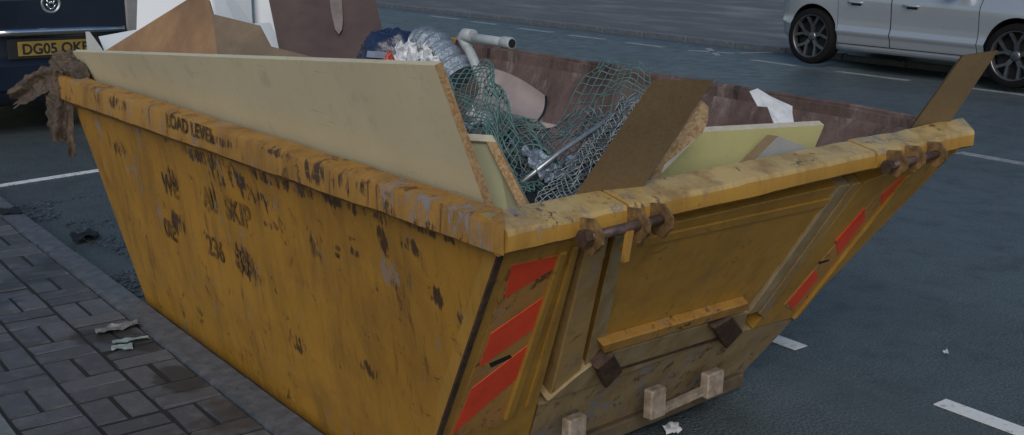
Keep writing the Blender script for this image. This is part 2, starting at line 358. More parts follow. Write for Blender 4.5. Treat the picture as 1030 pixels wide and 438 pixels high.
# far pavement with its kerb stones
fp = sheet('far_pavement', FK+.14, 70, -150, 250, .075, M['farpave'])
fk = empty('far_kerb', (FK, 10, 0)); fk['kind'] = 'structure'
ks = MB().box((0, 0, .03), (.14, .90, .10), bev=.012).mesh('kerb_stone', M['kerb'])
for i in range(34):
    o = bpy.data.objects.new('kerb_stone', ks); COL.objects.link(o); o.parent = fk; o.location = (.07+random.uniform(-.004, .004), -8+i*.912, random.uniform(-.004, .004))
b = MB()
for y0, y1 in ((-150, 1.53), (32.56, 250)): b.box((FK+.07, (y0+y1)/2, .03), (.14, y1-y0, .10))
o = b.build('kerb_run', M['kerb'], fk); o['kind'] = 'stuff'
# near pavement: bed, block pavers in basket weave, kerb stones
pv = MB().box((-2.35, 4, .0455), (7.29, 60, .10)).build('pavement', M['mortar'], None, (0, 4, 0)); pv['kind'] = 'structure'
def brick_mesh(seed):
    rr = random.Random(seed); bm = bmesh.new(); bmesh.ops.create_cube(bm, size=1)
    for v in bm.verts: v.co = Vector((v.co.x*.1895, v.co.y*.0885, v.co.z*.036))
    bmesh.ops.bevel(bm, geom=[e for e in bm.edges if all(v.co.z > 0 for v in e.verts)], offset=.004, segments=2, affect='EDGES')
    for v in bm.verts:
        if v.co.z > .012: v.co += Vector((rr.uniform(-.0012, .0012), rr.uniform(-.0012, .0012), rr.uniform(-.0012, .0008)))
    me = bpy.data.meshes.new('brick'); bm.to_mesh(me); bm.free(); me.materials.append(M['paver']); return me
bricks = [brick_mesh(i) for i in range(6)]
COVER = (.28, .70, 3.01, 3.48)
cells = []
for ix in range(-14, 6):
    for iy in range(-30, 80):
        x0 = 1.10 - .2*(5-ix) + .0; y0 = 3.59 + .2*iy
        xc, yc = x0+.1 + .0, y0+.1
        hor = (ix + iy) % 2 == 1
        for k in (-.05, .05):
            cells.append((xc if hor else xc+k, yc+k if hor else yc, 0 if hor else math.pi/2))
def in_cover(x, y): return COVER[0]-.02 < x < COVER[1]-.02 and COVER[2]-.02 < y < COVER[3]+.05
cells = [(x+.1*0, y, r_) for x, y, r_ in cells if not in_cover(x, y) and x < 1.30]
def score(c): return (Vector((c[0], c[1])) - Vector((1.0, 4.0))).length * (.6 if 2.6 < c[1] < 7.3 and c[0] > .55 else 2.)
cells.sort(key=score)
for i, (x, y, rz) in enumerate(cells[:300]):
    o = bpy.data.objects.new('brick', bricks[i % 6]); COL.objects.link(o); o.parent = pv
    o.location = (x-pv.location.x, y-pv.location.y, KZ-.0175+random.gauss(0, .0016))
    o.rotation_euler = (random.gauss(0, .006), random.gauss(0, .006), rz+random.gauss(0, .008)+(math.pi if random.random() < .5 else 0))
b = MB()
for x, y, rz in cells[300:]:
    sx, sy = (.1895, .0885) if rz == 0 else (.0885, .1895)
    z = KZ+random.gauss(0, .001)-.001
    a = [(x-sx/2, y-sy/2, z-.02), (x+sx/2, y-sy/2, z-.02), (x+sx/2, y+sy/2, z-.02), (x-sx/2, y+sy/2, z-.02)]
    t_ = [(q[0]-(.005 if q[0] > x else -.005), q[1]-(.005 if q[1] > y else -.005), z) for q in a]
    b.hexa(a, t_)
o = b.build('brick_field', M['paver'], pv); o['kind'] = 'stuff'
kr = empty('kerb', (KX0, 4, 0)); kr['kind'] = 'structure'
kms = []
for s in range(3):
    bm = bmesh.new(); bmesh.ops.create_cube(bm, size=1)
    for v in bm.verts: v.co = Vector((v.co.x*.113, v.co.y*.905, v.co.z*.2))
    bmesh.ops.bevel(bm, geom=[e for e in bm.edges if all(v.co.z > 0 for v in e.verts)], offset=.006, segments=2, affect='EDGES')
    bmesh.ops.subdivide_edges(bm, edges=[e for e in bm.edges if abs(e.verts[0].co.y-e.verts[1].co.y) > .5], cuts=9)
    for v in bm.verts: v.co += noise.noise_vector(v.co*9+Vector((s*9, 0, 0)))*.0035
    me = bpy.data.meshes.new('kerb_stone'); bm.to_mesh(me); bm.free(); me.materials.append(M['kerb']); kms.append(me)
for i in range(-6, 22):
    o = bpy.data.objects.new('kerb_stone', kms[i % 3]); COL.objects.link(o); o.parent = kr
    o.location = ((KX0+KX1)/2-KX0, 3.28+.4575+.915*i-4, 0+random.uniform(-.003, .003)); o.rotation_euler.z = random.gauss(0, .002)
c = MB().box(((COVER[0]+COVER[1])/2, (COVER[2]+COVER[3])/2, .088), (COVER[1]-COVER[0]-.012, COVER[3]-COVER[2]-.012, .026), bev=.004)
for i in range(5):
    for j in range(5): c.box((COVER[0]+.06+.075*i, COVER[2]+.07+.083*j, .1015), (.05, .012, .003), Matrix.Rotation(R(45 if (i+j) % 2 else -45), 3, 'Z'))
tag(c.build('inspection_cover', M['slabgrey']), 'pale grey access cover set among the pavers, bottom left corner', 'access cover')

# painted road markings: each a thin sheet on the road
def marking(name, pts, label, group=None, z=.004):
    a = [Vector((q[0], q[1], z)) for q in pts]
    lo = [q - Vector((0, 0, .003)) for q in a]
    o = MB().hexa(lo, a).build(name, M['linefar' if max(q[0] for q in pts) > 7 else 'line']); tag(o, label, 'road marking', group); return o
def strip(x0, y0, x1, y1, w):
    d = Vector((x1-x0, y1-y0)).normalized(); n = Vector((-d.y, d.x))*w/2
    return [(x0+n.x, y0+n.y), (x1+n.x, y1+n.y), (x1-n.x, y1-n.y), (x0-n.x, y0-n.y)]
marking('bay_line', strip(1.52, 7.17, 3.3, 7.50, .07), 'thin white bay end line on the road behind the dark blue car')
marking('bay_dash', strip(3.36, 2.54, 3.36, 3.12, .075), 'short white bay dash on the road beside the skip', None)
marking('bay_dash', strip(3.335, 1.35, 3.335, 1.93, .075), 'white bay dash at the lower right corner, nearest the camera', None)
marking('bay_dash', strip(3.36, 3.3, 3.36, 3.9, .075), 'white bay dash hidden behind the skip', None) if False else None
marking('centre_dash', strip(7.56, 2.6, 7.56, 4.45, .10), 'white centre dash on the road right of the skip rim, beyond the leaning plank')
gd = 'broken white edge line along the far side of the road'
far_d = [((437, 16), (457, 20)), ((476, 22), (498, 25)), ((525, 28.5), (551, 33)), ((574, 35.5), (606, 40)), ((635, 43), (663, 48))]
ords = ['faint farthest', 'second farthest', 'middle', 'fourth farthest', 'nearest full']
for (a, b_), w_ in zip(far_d, ords):
    A = G(*a); B = G(*b_); marking('edge_dash', strip((A.x+B.x)/2, A.y, (A.x+B.x)/2, B.y, .12), w_+' white dash of the edge line across the road, left of the silver car', gd)
marking('edge_dash', strip(11.05, 9.44, 11.0, 8.74, .10), 'white dash reaching under the rear wheel of the silver car', gd)
marking('edge_dash', strip(10.98, 8.1, 10.97, 7.15, .09), 'white dash beneath the doors of the silver car', gd)
marking('edge_dash', strip(10.97, 6.7, 10.97, 5.5, .09), 'white dash by the front wheel of the silver car', gd)
A, B = G(692, 51), G(739, 54); marking('bay_tee', strip(A.x, A.y, B.x, B.y, .10), 'white slanted bay bar behind the silver car')
A, B = G(712, 49), G(722, 56); marking('bay_tick', strip(A.x, A.y, B.x, B.y, .09), 'tiny white tick crossing the slanted bay bar')
marking('bay_end_line', strip(11.55, 10.1, 12.0, 9.95, .09), 'short white line at the far kerb behind the silver car')
# loose grit and leaves in the gutter, litter
b = MB(); rr = random.Random(3)
for i in range(2200):
    y = rr.uniform(4.2, 6.6); x = KX1+.02+abs(rr.gauss(0, .16)) if rr.random() < .8 else rr.uniform(1.45, 2.1)
    if noise.noise(Vector((x*3, y*3, 1))) < -.08: continue
    s = rr.uniform(.004, .013); q = Matrix.Rotation(rr.uniform(0, 6.28), 3, 'Z') @ Matrix.Rotation(rr.uniform(-.5, .5), 3, 'X')
    pts = [Vector((x, y, .004+s*.2))+q @ Vector((s*math.cos(a)*rr.uniform(.7, 1.3), s*.6*math.sin(a), 0)) for a in (0, 1.2, 2.3, 3.3, 4.4, 5.4)]
    b.hexa(pts, [p_+Vector((0, 0, .003)) for p_ in pts])
o = b.build('gutter_leaves', M['leaf']); o['kind'] = 'stuff'; o['label'] = 'wet dark leaf litter along the gutter beside the skip'; o['category'] = 'leaf litter'
def crumple(name, quad, z, m, label, cat, h=.012, nx=10, ny=6, seed=0, group=None, thick=.0015):
    q = [Vector(p_) for p_ in quad]; rows = []
    for i in range(ny+1):
        row = []
        for j in range(nx+1):
            u, v = j/nx, i/ny; p_ = (q[0]*(1-u)+q[1]*u)*(1-v)+(q[3]*(1-u)+q[2]*u)*v
            n_ = noise.noise(Vector((u*3.5+seed, v*3.5, seed))); n2 = noise.noise(Vector((u*9+seed, v*9, 3)))
            edge = noise.noise(Vector((u*5, v*5, seed+7)))*.012
            row.append(p_+Vector((edge, edge*.6, z+h*(.6+n_+.5*n2))))
        rows.append(row)
    b = MB().grid(rows); b.grid([[p_-Vector((0, 0, thick)) for p_ in r_] for r_ in rows])
    return tag(b.build(name, m), label, cat, group)
def gq(*px, z=.1): return [(G(a, b_, z).x, G(a, b_, z).y, 0) for a, b_ in px]
crumple('wrapper', gq((95, 334), (138, 325), (141, 330), (98, 340)), KZ+.004, M['litter'], 'crushed greyish wrapper on the pavers, the longer upper scrap of litter', 'litter', .014, 12, 5, 2)
crumple('wrapper', gq((112, 345), (149, 340), (152, 343), (114, 348)), KZ+.004, M['litter2'], 'thin pale strip of paper litter lying between two other scraps on the pavers', 'litter', .008, 10, 5, 5)
crumple('wrapper', gq((112, 350), (133, 347), (134, 353), (112, 353)), KZ+.003, M['litter2'], 'small pale blue torn paper on the pavers, lowest of the litter scraps', 'litter', .008, 8, 5, 9)
crumple('dark_rubbish', gq((70, 242), (98, 236), (100, 243), (74, 248), z=0), .012, M['blacklitter'], 'dark flat rubbish lying in the gutter among wet leaves', 'litter', .03, 8, 6, 4)
crumple('black_scrap', gq((-2, 212), (20, 210), (23, 215), (0, 217), z=.1), KZ+.004, M['blacklitter'], 'black flat scrap lying on the kerb at the left edge', 'litter', .01, 8, 5, 6)
crumple('paper_scrap', gq((666, 432), (680, 428), (686, 437), (670, 440), z=0), .006, M['whitebag'], 'small white paper scrap on the road below the skip lugs', 'litter', .015, 8, 6, 8)
crumple('paper_scrap', gq((948, 355), (953, 354), (954, 358), (949, 358), z=0), .004, M['whitebag'], 'tiny white fleck on the open asphalt above the corner dash', 'litter', .008, 4, 4, 3)
A = G(848, 56, 0); crumple('paper_scrap', [(A.x-.1, A.y+.1, 0), (A.x+.1, A.y+.12, 0), (A.x+.1, A.y-.12, 0), (A.x-.1, A.y-.1, 0)], .01, M['whitebag'], 'white scrap of paper on the road under the silver car', 'litter', .07, 6, 6, 1)

# ------------------------------------------------------------------ the skip
sk = empty('skip', (2.2, 3.2, 0))
tag(sk, 'battered yellow waste skip with a drop door, full of rubbish, beside the kerb', 'skip')
def dent(a, b, s=0.): return .016*noise.noise(Vector((a*1.3, b*1.7, s))) + .006*noise.noise(Vector((a*4, b*4, s+5))) + .002*noise.noise(Vector((a*11, b*11, s+9)))
def bil(q, u, v): return (q[0]*(1-u)+q[1]*u)*(1-v)+(q[3]*(1-u)+q[2]*u)*v
def wall(name, q, out, nu, nv, mats, amp=1., th=.008, s=0.):
    q = [Vector(p_) for p_ in q]; n = (q[1]-q[0]).cross(q[3]-q[0]).normalized()
    if n.dot(Vector(out)) < 0: n = -n
    A = []; B = []
    for i in range(nv+1):
        ra = []; rb = []
        for j in range(nu+1):
            u, v = j/nu, i/nv; p_ = bil(q, u, v); k = amp*dent(p_.y+p_.x, p_.z, s)*min(1, 6*u*(1-u)+.1)*min(1, 6*v*(1-v)+.1)
            ra.append(p_+n*k); rb.append(p_+n*(k-th))
        A.append(ra); B.append(rb)
    b = MB().grid(A, 0); b.grid(B, 1)
    b.add([*A[0], *B[0]], [[j, j+1, nu+2+j, nu+1+j] for j in range(nu)], 0); b.add([*A[-1], *B[-1]], [[j, j+1, nu+2+j, nu+1+j] for j in range(nu)], 0)
    l0 = [r_[0] for r_ in A]; l1 = [r_[0] for r_ in B]; b.add(l0+l1, [[j, j+1, nv+2+j, nv+1+j] for j in range(nv)], 0)
    l0 = [r_[-1] for r_ in A]; l1 = [r_[-1] for r_ in B]; b.add(l0+l1, [[j, j+1, nv+2+j, nv+1+j] for j in range(nv)], 0)
    return b.build(name, mats, sk)
def ey(x, z): return 1.767+(.923-z)*.6227+(x-1.332)*.0725     # door-end plane
zt, zb = .905, .06
nT, fT = (1.335, ey(1.335, zt)+.004, zt), (1.335, 4.735, zt)
nB, fB = (1.461, ey(1.461, zb)+.004, zb), (1.461, 4.334, zb)
nTf, fTf = (3.270, ey(3.27, zt), zt+.02), (3.27, 4.80, zt+.03)
nBf, fBf = (2.89, ey(2.89, zb), zb), (2.89, 4.36, zb)
SIDE_Q = [Vector(q) for q in (nT, fT, fB, nB)]
side = wall('side_wall', (nT, fT, fB, nB), (-1, 0, 0), 60, 24, [M['paint'], M['rust']])
wall('side_wall', (nTf, fTf, fBf, nBf), (1, 0, 0), 40, 16, [M['paint'], M['rust']], 1.6, s=3.)
wall('end_wall', (fT, fTf, fBf, fB), (0, 1, 0), 24, 12, [M['paint'], M['rust']], s=6.)
b = MB().hexa([Vector(q) for q in (nB, nBf, fBf, fB)], [Vector(q)-Vector((0, 0, .02)) for q in (nB, nBf, fBf, fB)]); b.build('floor_plate', M['darkbase'], sk)
for x in (1.66, 2.14, 2.66): MB().box((x, 3.35, .02), (.09, 1.85, .04), bev=.006).build('runner', M['darkbase'], sk)
def sweep(name, prof, p0, p1, z0, z1, out, n, mat, amp=.003, shear=0., s=0., mitre=0., top=None, taper=0.):
    """profile (inward, up) swept from p0 to p1 (xy); out = outward unit xy"""
    p0, p1, out = Vector(p0), Vector(p1), Vector(out); d = (p1-p0).normalized(); rows = []
    for i in range(n+1):
        u = i/n; c = p0.lerp(p1, u); z = z0+(z1-z0)*u; row = []
        for k, (a, h) in enumerate(prof):
            w_ = amp*(noise.noise(Vector((c.x*5+c.y*5, k*.25, s)))+.5*noise.noise(Vector((c.x*17+c.y*17, k*.3, s+4))))
            h = h*(1-taper*(1-u)) if h < -.05 else h
            q = c - out*(a+w_) + d*(shear*a*u + mitre*a*(1-u)**12)
            row.append(Vector((q.x, q.y, z+h+w_*.8)))
        rows.append(row)
    b = MB().grid(rows, smooth=False, closed=True)
    m_ = len(prof); b.add(rows[0], [list(range(m_))]); b.add(rows[-1], [list(range(m_))[::-1]])
    if top:
        nf = len(prof)
        for i in range(n*nf): b.m[i] = 1 if (i % nf) in top else 0
    o = b.build(name, mat, sk); sharp(o, 28); return o
RB = G(511, 238, .955); RB.z = 0; RC = G(980, 135, .955); RC.z = 0; RS = (RC.y-RB.y)/(RC.x-RB.x)
EO = Vector((RS, -1, 0)).normalized(); E1 = Vector((1, RS, 0)).normalized()
SP = [(0, -.014), (.004, -.004), (.014, 0), (.066, .004), (.073, -.002), (.073, -.022), (.044, -.022), (.044, -.118), (.034, -.118), (.0, -.092)]
rim = sweep('rim', SP, (1.298, RB.y+.004), (1.298, 4.76), .980, .952, (-1, 0), 70, M['rim'], .0035, mitre=1.45, taper=.30)
SF = [(0, -.014), (.004, -.004), (.012, 0), (.026, .0), (.030, -.004), (.030, -.012), (.044, -.014), (.044, -.10), (.034, -.10), (.0, -.08)]
sweep('rim', SF, (3.322, 1.95), (3.322, 4.86), .968, 1.0, (1, 0), 50, [M['paint'], M['rust']], .006, s=5., top=(1, 2, 3, 4, 5, 6))
sweep('rim', SP, (1.30, 4.80), (3.32, 4.86), .952, 1.005, (0, 1), 30, M['rim'], .004, s=8.)
EP = [(0, -.014), (.005, -.003), (.014, 0), (.088, .016), (.095, .014), (.095, -.004), (.045, -.018), (.045, -.058), (.030, -.062), (.0, -.047)]
def rim_piece(name, x0, x1, shear=0., s=0.):
    f = lambda x: Vector((x, RB.y+(x-RB.x)*RS))
    return sweep(name, EP, f(x0), f(x1), .968, .968, (EO.x, EO.y), 26, [M['paint_end'], M['rim_end']], .0035, shear, s, 0., (0, 1, 2, 3, 4, 5))
xs1, xs2 = G(637, 208, .965).x, G(893, 155, .965).x
rim_piece('end_rim', RB.x, xs1-.004, 0, 11.)
rim_piece('end_rim', xs2+.004, RC.x, 1.05, 17.)
drim = rim_piece('door_rim', xs1+.004, xs2-.004, 0, 14.)

# door end, built on its sloping plane
EPL = Vector((1.332, 1.767, .923)); ED = Vector((0, .6227, -1)).normalized()
EN = E1.cross(ED).normalized()
if EN.y > 0: EN = -EN
def E(q, off=0.):
    if isinstance(q, Vector): return q - EN*((q-EPL).dot(EN)-off)
    return onplane(q[0], q[1], EPL+EN*off, EN)
def EW(x, z): return Vector((x, ey(x, z), z))
def prism(name, quad, o0, o1, mat, parent=None, bev=.0):
    f = [E(q, o1) for q in quad]; k = [p_-EN*(o1-o0) for p_ in f]
    b = MB()
    if bev:
        c = sum(f, Vector())/len(f); sh = []
        for i, p_ in enumerate(f):
            d1 = (f[i-1]-p_).normalized(); d2 = (f[(i+1) % len(f)]-p_).normalized(); sh.append(p_+(d1+d2)*bev)
        m1 = [p_-EN*bev for p_ in f]; n = len(f)
        fs = [list(range(n))[::-1]]+[[i, (i+1) % n, n+(i+1) % n, n+i] for i in range(n)]+[[n+i, n+(i+1) % n, 2*n+(i+1) % n, 2*n+i] for i in range(n)]+[[2*n+i for i in range(n)]]
        b.add(k+m1+sh, fs)
    else: b.hexa(k, f)
    return b.build(name, mat, parent or sk)
prism('backing_plate', [EW(1.345, .90), EW(3.26, .90), EW(2.88, .07), EW(1.455, .07)], -.047, -.04, [M['rust']])
post = prism('corner_post', [EW(1.333, .905), (586, 240), (540, 407), E((519, 484)), EW(1.461, .06)], -.038, 0, M['paint_end'], None, .003)
low = prism('lower_plate', [(521, 484), (542, 408), (612, 385), (748, 333), (798, 322), EW(2.89, .06), E((521, 484))+Vector((.02, 0, -.03))], -.038, -.003, M['lowpaint'])
rpost = prism('corner_post', [(869, 184), EW(3.262, .905), (798, 320), (757, 331)], -.038, 0, M['paint_end'], None, .003)
prism('post_rib', [(564, 256), (572, 254), (517, 421), (508, 424)], 0, .012, M['paint_end'], None, .004)
prism('post_rib', [(577, 250), (582, 249), (534, 408), (529, 410)], 0, .008, M['paint_end'], None, .003)
prism('post_rib', [(911, 180), (917, 176), (805, 318), (799, 322)], 0, .012, M['paint_end'], None, .004)
prism('corner_weld', [EW(1.330, .90), EW(1.346, .90), EW(1.466, .10), EW(1.450, .10)], 0, .006, M['ruststeel'])
door = prism('drop_door', [(619, 238), (844, 187), (752, 308), (608, 354), (587, 374)], -.034, -.002, M['paint_end'], None, .003)
prism('door_stile', [(592, 243), (613, 239), (583, 378), (553, 402)], -.034, .006, M['stile'], door, .004)
prism('door_stile', [(619, 239), (630, 237), (609, 345), (588, 372)], -.001, .004, M['bare'], door, .003)
prism('door_stile', [(845, 188), (856, 186), (763, 314), (752, 317)], -.034, .008, M['bare'], door, .003)
prism('door_stile', [(858, 186), (867, 184), (768, 322), (764, 316)], -.034, .003, M['stile'], door, .003)
prism('bottom_rail', [(551, 404), (579, 380), (609, 357), (753, 314), (748, 331), (612, 383)], -.034, .014, M['bare'], door, .003)
prism('rail_seam', [(622, 371), (722, 340), (722, 342), (622, 373)], .0145, .017, M['ruststeel'], door)
prism('door_ledge', [(606, 348), (753, 305), (754, 312), (608, 356)], -.001, .028, M['rim'], door, .004)
prism('door_top_rib', [(624, 246), (841, 199), (836, 207), (622, 254)], -.001, .006, M['paint_end'], door, .002)
for k, q in enumerate(([(600, 372), (618, 357), (627, 374), (610, 392)], [(717, 331), (737, 319), (748, 334), (731, 352)])):
    h = prism('hinge_block', q, .0, .036, M['ruststeel'], None, .005)
    c = sum((E(p_, .037) for p_ in q), Vector())/4
    MB().tube([c-EN*.02+E1*-.02, c+E1*.035-EN*.01], .010, 8).build('hinge_pin', M['pin'], h)
M['hazplate'] = skip_paint('dull_hazard_plate', (.44, .225, .06), .5, .4, .4, .5, thr=.03)
prism('hazard_plate', [(514, 267), (563, 257), (508, 428), (452, 441)], -.002, .0022, M['hazplate'], post)
prism('hazard_plate', [(884, 195), (911, 178), (800, 314), (789, 307)], -.002, .0022, M['hazplate'], rpost)
for q in ([(515, 268), (561, 258), (556, 271), (508, 300)], [(494, 336), (550, 297), (540, 329), (482, 370)], [(475, 391), (532, 347), (519, 382), (455, 437)]):
    prism('hazard_stripe', q, -.001, .0035, M['hazard'], post)
for q in ([(887, 196), (909, 178), (906, 187), (886, 208)], [(841, 243), (870, 210), (870, 222), (843, 257)], [(793, 304), (820, 272), (823, 281), (797, 312)]):
    prism('hazard_stripe', q, -.001, .0035, M['hazard'], rpost)
prism('drain_slot', [(492, 366), (513, 357), (515, 360), (494, 370)], -.001, .003, M['black'], post)
prism('drain_slot', [(824, 264), (834, 261), (834, 263), (824, 266)], -.001, .003, M['black'], rpost)
# latches on the rim band
BP = Vector((RB.x, RB.y, .9))
def bandp(px, py, off): return onplane(px, py, BP+EO*off, EO)
def latch(plates, b0, b1, handle=None):
    root = MB().tube([bandp(*b0, .034), bandp(*b1, .034)], .0115, 10).build('latch_bar', M['pin'], sk)
    MB().tube([bandp(*b0, .034)-E1*.010, bandp(*b0, .034)+E1*.012], .019, 6, smooth=False).build('nut', M['ruststeel'], root)
    for px, py, s in plates:
        c = bandp(px, py, .028); f = []; 
        for a, h in ((-.03, .036), (.012, .040), (.040, .012), (.040, -.014), (.012, -.044), (-.03, -.036)):
            f.append(c+EO*a*s+Vector((0, 0, h*s)))
        MB().hexa([p_-E1*.004 for p_ in f], [p_+E1*.004 for p_ in f]).build('latch_plate', M['oldpaint'], root)
    if handle:
        a, c = bandp(*handle[0], .040), bandp(*handle[1], .034)
        MB().hexa([a-E1*.010, a+E1*.010, c+E1*.009, c-E1*.009], [a-E1*.010+EO*.008, a+E1*.010+EO*.008, c+E1*.009+EO*.008, c-E1*.009+EO*.008]).build('latch_handle', M['rim'], root)
latch([(594, 237, .92), (641, 226, .92), (664, 221, .92)], (588, 240), (671, 219), ((632, 232), (627, 263)))
latch([(901, 164, .9), (919, 159, .9), (941, 155, .9)], (893, 168), (946, 154))
# lugs under the door end
YL = 2.225
def lugp(px, py, dy=0): return onplane(px, py, (2.3, YL+dy, 0), Vector((.0723, -.9974, 0)))
for x0, x1, y0, y1 in ((655, 672, 392, 424), (712, 730, 375, 402), (572, 592, 421, 452)):
    f = (lugp((x0+x1)/2, y0), lugp((x0+x1)/2, y1-3)); wd_ = (lugp(x1, y0)-lugp(x0, y0)).length
    MB().box((f[0].x, f[0].y+.018, (f[0].z+f[1].z)/2), (wd_*.85, .036, f[0].z-f[1].z), Matrix.Rotation(.0723, 3, 'Z'), bev=.005).build('lifting_lug', M['lug'], sk)
a, c = lugp(668, 418, .02), lugp(717, 396, .02)
a, c = lugp(670, 414), lugp(714, 394)
MB().hexa([a+Vector((0, .01, -.012)), c+Vector((0, .01, -.012)), c+Vector((0, .01, .011)), a+Vector((0, .01, .011))], [a+Vector((0, .03, -.012)), c+Vector((0, .03, -.012)), c+Vector((0, .03, .011)), a+Vector((0, .03, .011))]).build('lug_bar', M['lug'], sk)
MB().box(((EW(2.2, .09).x), 2.36, .045), (1.3, .05, .05), Matrix.Rotation(.0723, 3, 'Z'), bev=.006).build('bumper_bar', M['darkbase'], sk)
# stencilled lettering, laid on the dented panel
def text_verts(s, size, bold=.0):
    cu = bpy.data.curves.new('t', 'FONT'); cu.body = s; cu.size = size; cu.align_x = 'LEFT'; cu.offset = bold
    o = bpy.data.objects.new('t', cu); COL.objects.link(o); bpy.context.view_layer.update()
    dg = bpy.context.evaluated_depsgraph_get(); me = o.evaluated_get(dg).to_mesh()
    v = [q.co.copy() for q in me.vertices]; f = [list(p_.vertices) for p_ in me.polygons]
    o.evaluated_get(dg).to_mesh_clear(); bpy.data.objects.remove(o); bpy.data.curves.remove(cu); return v, f
def islands(v, f):
    par = list(range(len(v)))
    def find(i):
        while par[i] != i: par[i] = par[par[i]]; i = par[i]
        return i
    for q in f:
        for i in q[1:]: par[find(i)] = find(q[0])
    out = {}
    for q in f: out.setdefault(find(q[0]), []).append(q)
    for fs in out.values():
        ids = sorted({i for q in fs for i in q}); ix = {i: k for k, i in enumerate(ids)}
        yield [v[i] for i in ids], [[ix[i] for i in q] for q in fs]
def side_x(y, z):
    q = SIDE_Q; v = (zt-z)/(zt-zb); ya = q[0].y*(1-v)+q[3].y*v; yb = q[1].y*(1-v)+q[2].y*v; u = (y-ya)/(yb-ya)
    p_ = bil(q, u, v); k = dent(p_.y+p_.x, p_.z)*min(1, 6*u*(1-u)+.1)*min(1, 6*v*(1-v)+.1)
    return p_.x-k
SN = Vector((-1, 0, -.15)).normalized()
def letters(s, px, size, tilt=0., sx=1., rimtext=False, parent=None):
    p0 = onplane(px[0], px[1], (1.297, 0, 0) if rimtext else (1.335, 0, .9), Vector((1, 0, 0)) if rimtext else SN)
    v, f = text_verts(s, size, size*.02); b = MB(); out = []
    for q in v:
        a, h = q.x*sx, q.y; y = p0.y-(a*math.cos(tilt)-h*math.sin(tilt)); z = p0.z+h*math.cos(tilt)+a*math.sin(tilt)
        out.append(Vector((1.2925 if rimtext else side_x(y, z)-.0035, y, z)))
    for v2, f2 in islands(out, f): MB().add(v2, f2).build('letter', M['letter'], parent or side)
letters('LOAD LEVEL', (168, 126), .062, .0, 1.12, True, rim)
letters('WE', (166, 193), .105, -.02, .8); letters('AL', (205, 207), .105, -.02, .9); letters('SKIP', (228, 218), .105, -.02, .95)
letters('0IE', (169, 236), .10, -.02, .9); letters('236', (211, 254), .10, -.02, .95); letters('894', (241, 270), .10, -.02, .95)
letters('-', (337, 262), .09, -.1, .9); letters('-', (337, 255), .09, -.1, .9)

# ------------------------------------------------------------------ what fills the skip
def slab(name, pts, th, mats, label, cat, group=None, away=None, pale=()):
    f = [P(*q) if not isinstance(q, Vector) else q for q in pts]
    n = Vector(); c0 = sum(f, Vector())/len(f)
    for i in range(len(f)): n += (f[i]-c0).cross(f[(i+1) % len(f)]-c0)
    n.normalize()
    f = [onplane(q[0], q[1], c0, n) if not isinstance(q, Vector) else q for q in pts]
    if n.dot(f[0]-CAM) < 0: n = -n
    if away is not None: n = Vector(away).normalized()
    k = [p_+n*th for p_ in f]; m_ = len(f); b = MB()
    b.add(f, [list(range(m_))], 0); b.add(k, [list(range(m_))], 0)
    for i in range(m_): b.add([f[i], f[(i+1) % m_], k[(i+1) % m_], k[i]], [[0, 1, 2, 3]], 0 if i in pale else 1)
    o = b.build(name, mats)
    bm = bmesh.new(); bm.from_mesh(o.data); bmesh.ops.remove_doubles(bm, verts=bm.verts[:], dist=1e-5); bmesh.ops.recalc_face_normals(bm, faces=bm.faces[:]); bm.to_mesh(o.data); bm.free()
    return tag(o, label, cat, group)
# long cream board leaning out over the pavement-side rim
def CB(px, py):                                # plane of the board: leans outwards
    return onplane(px, py, (1.383, 0, .985), Vector((1, 0, .36)).normalized())
tl, tr, br = CB(73, 52), CB(437, 66), CB(485, 199)
dn = (br-tr).normalized(); br2 = tr+dn*.50; bl2 = tl+dn*.34
slab('cream_board', [tl, tr, br2, bl2], .020, [M['cream'], M['chipedge']], 'long cream laminated board leaning along the rim on the pavement side', 'board', away=(1, 0, .36), pale=(0,))
q = [P(466, 136, 2.62), P(497, 138, 2.58), P(533, 208, 2.47), P(520, 260, 2.5), P(480, 260, 2.6)]
cdoor = empty('cupboard_door', q[3]); tag(cdoor, 'small cream cupboard door with a wooden frame, beside the end of the long board', 'cupboard door')
slab_n = (q[1]-q[0]).cross(q[2]-q[1]).normalized()
if slab_n.dot(q[0]-CAM) < 0: slab_n = -slab_n
MB().hexa(q, [p_+slab_n*.012 for p_ in q]).build('door_panel', M['cream2'], cdoor)
def rail(a, b_, w, t, inw): return MB().hexa([a, b_, b_+inw*w, a+inw*w], [p_-slab_n*t for p_ in (a, b_, b_+inw*w, a+inw*w)])
rail(q[0], q[1], .022, .010, (q[2]-q[1]).normalized()).build('top_rail', M['whiteedge'], cdoor)
sd_ = (q[2]-q[1]).normalized(); iw = (q[0]-q[1]).normalized()
rail(q[1]+sd_*.0225, q[2]+sd_*.05, .026, .0102, iw).build('stile', M['chipedge'], cdoor)
slab('chipboard_plank', [(574, 203, 2.46), (657, 81, 2.40), (718, 80, 2.50), (646, 190, 2.56), (610, 260, 2.66), (545, 265, 2.56)], .012, [M['chip'], M['chipedge']], 'large brown chipboard plank standing up against the door end rim, left of the yellow board', 'plank', away=FW)
slab('broken_chipboard', [(640, 205, 2.72), (664, 162, 2.70), (707, 102, 2.66), (713, 108, 2.67), (712, 122, 2.68), (706, 135, 2.69), (668, 166, 2.70), (655, 210, 2.73)], .016, [M['chipraw'], M['chipedge']], 'small broken chipboard offcut with speckled face behind the brown plank', 'offcut')
slab('yellow_board', [(648, 192, 2.80), (707, 133, 2.84), (829, 126, 3.22), (819, 150, 3.18), (806, 168, 3.16)], .022, [M['yellowboard'], M['whiteedge']], 'pale yellow board lying behind the drop door rim', 'board', away=(.10, .95, .45))
slab('grey_panel', [(748, 172, 2.97), (783, 137, 3.0), (820, 152, 3.08), (806, 164, 3.08)], .03, [M['greyboard'], M['chip']], 'pointed grey panel in front of the yellow board', 'panel', away=(-.75, .6, .1))
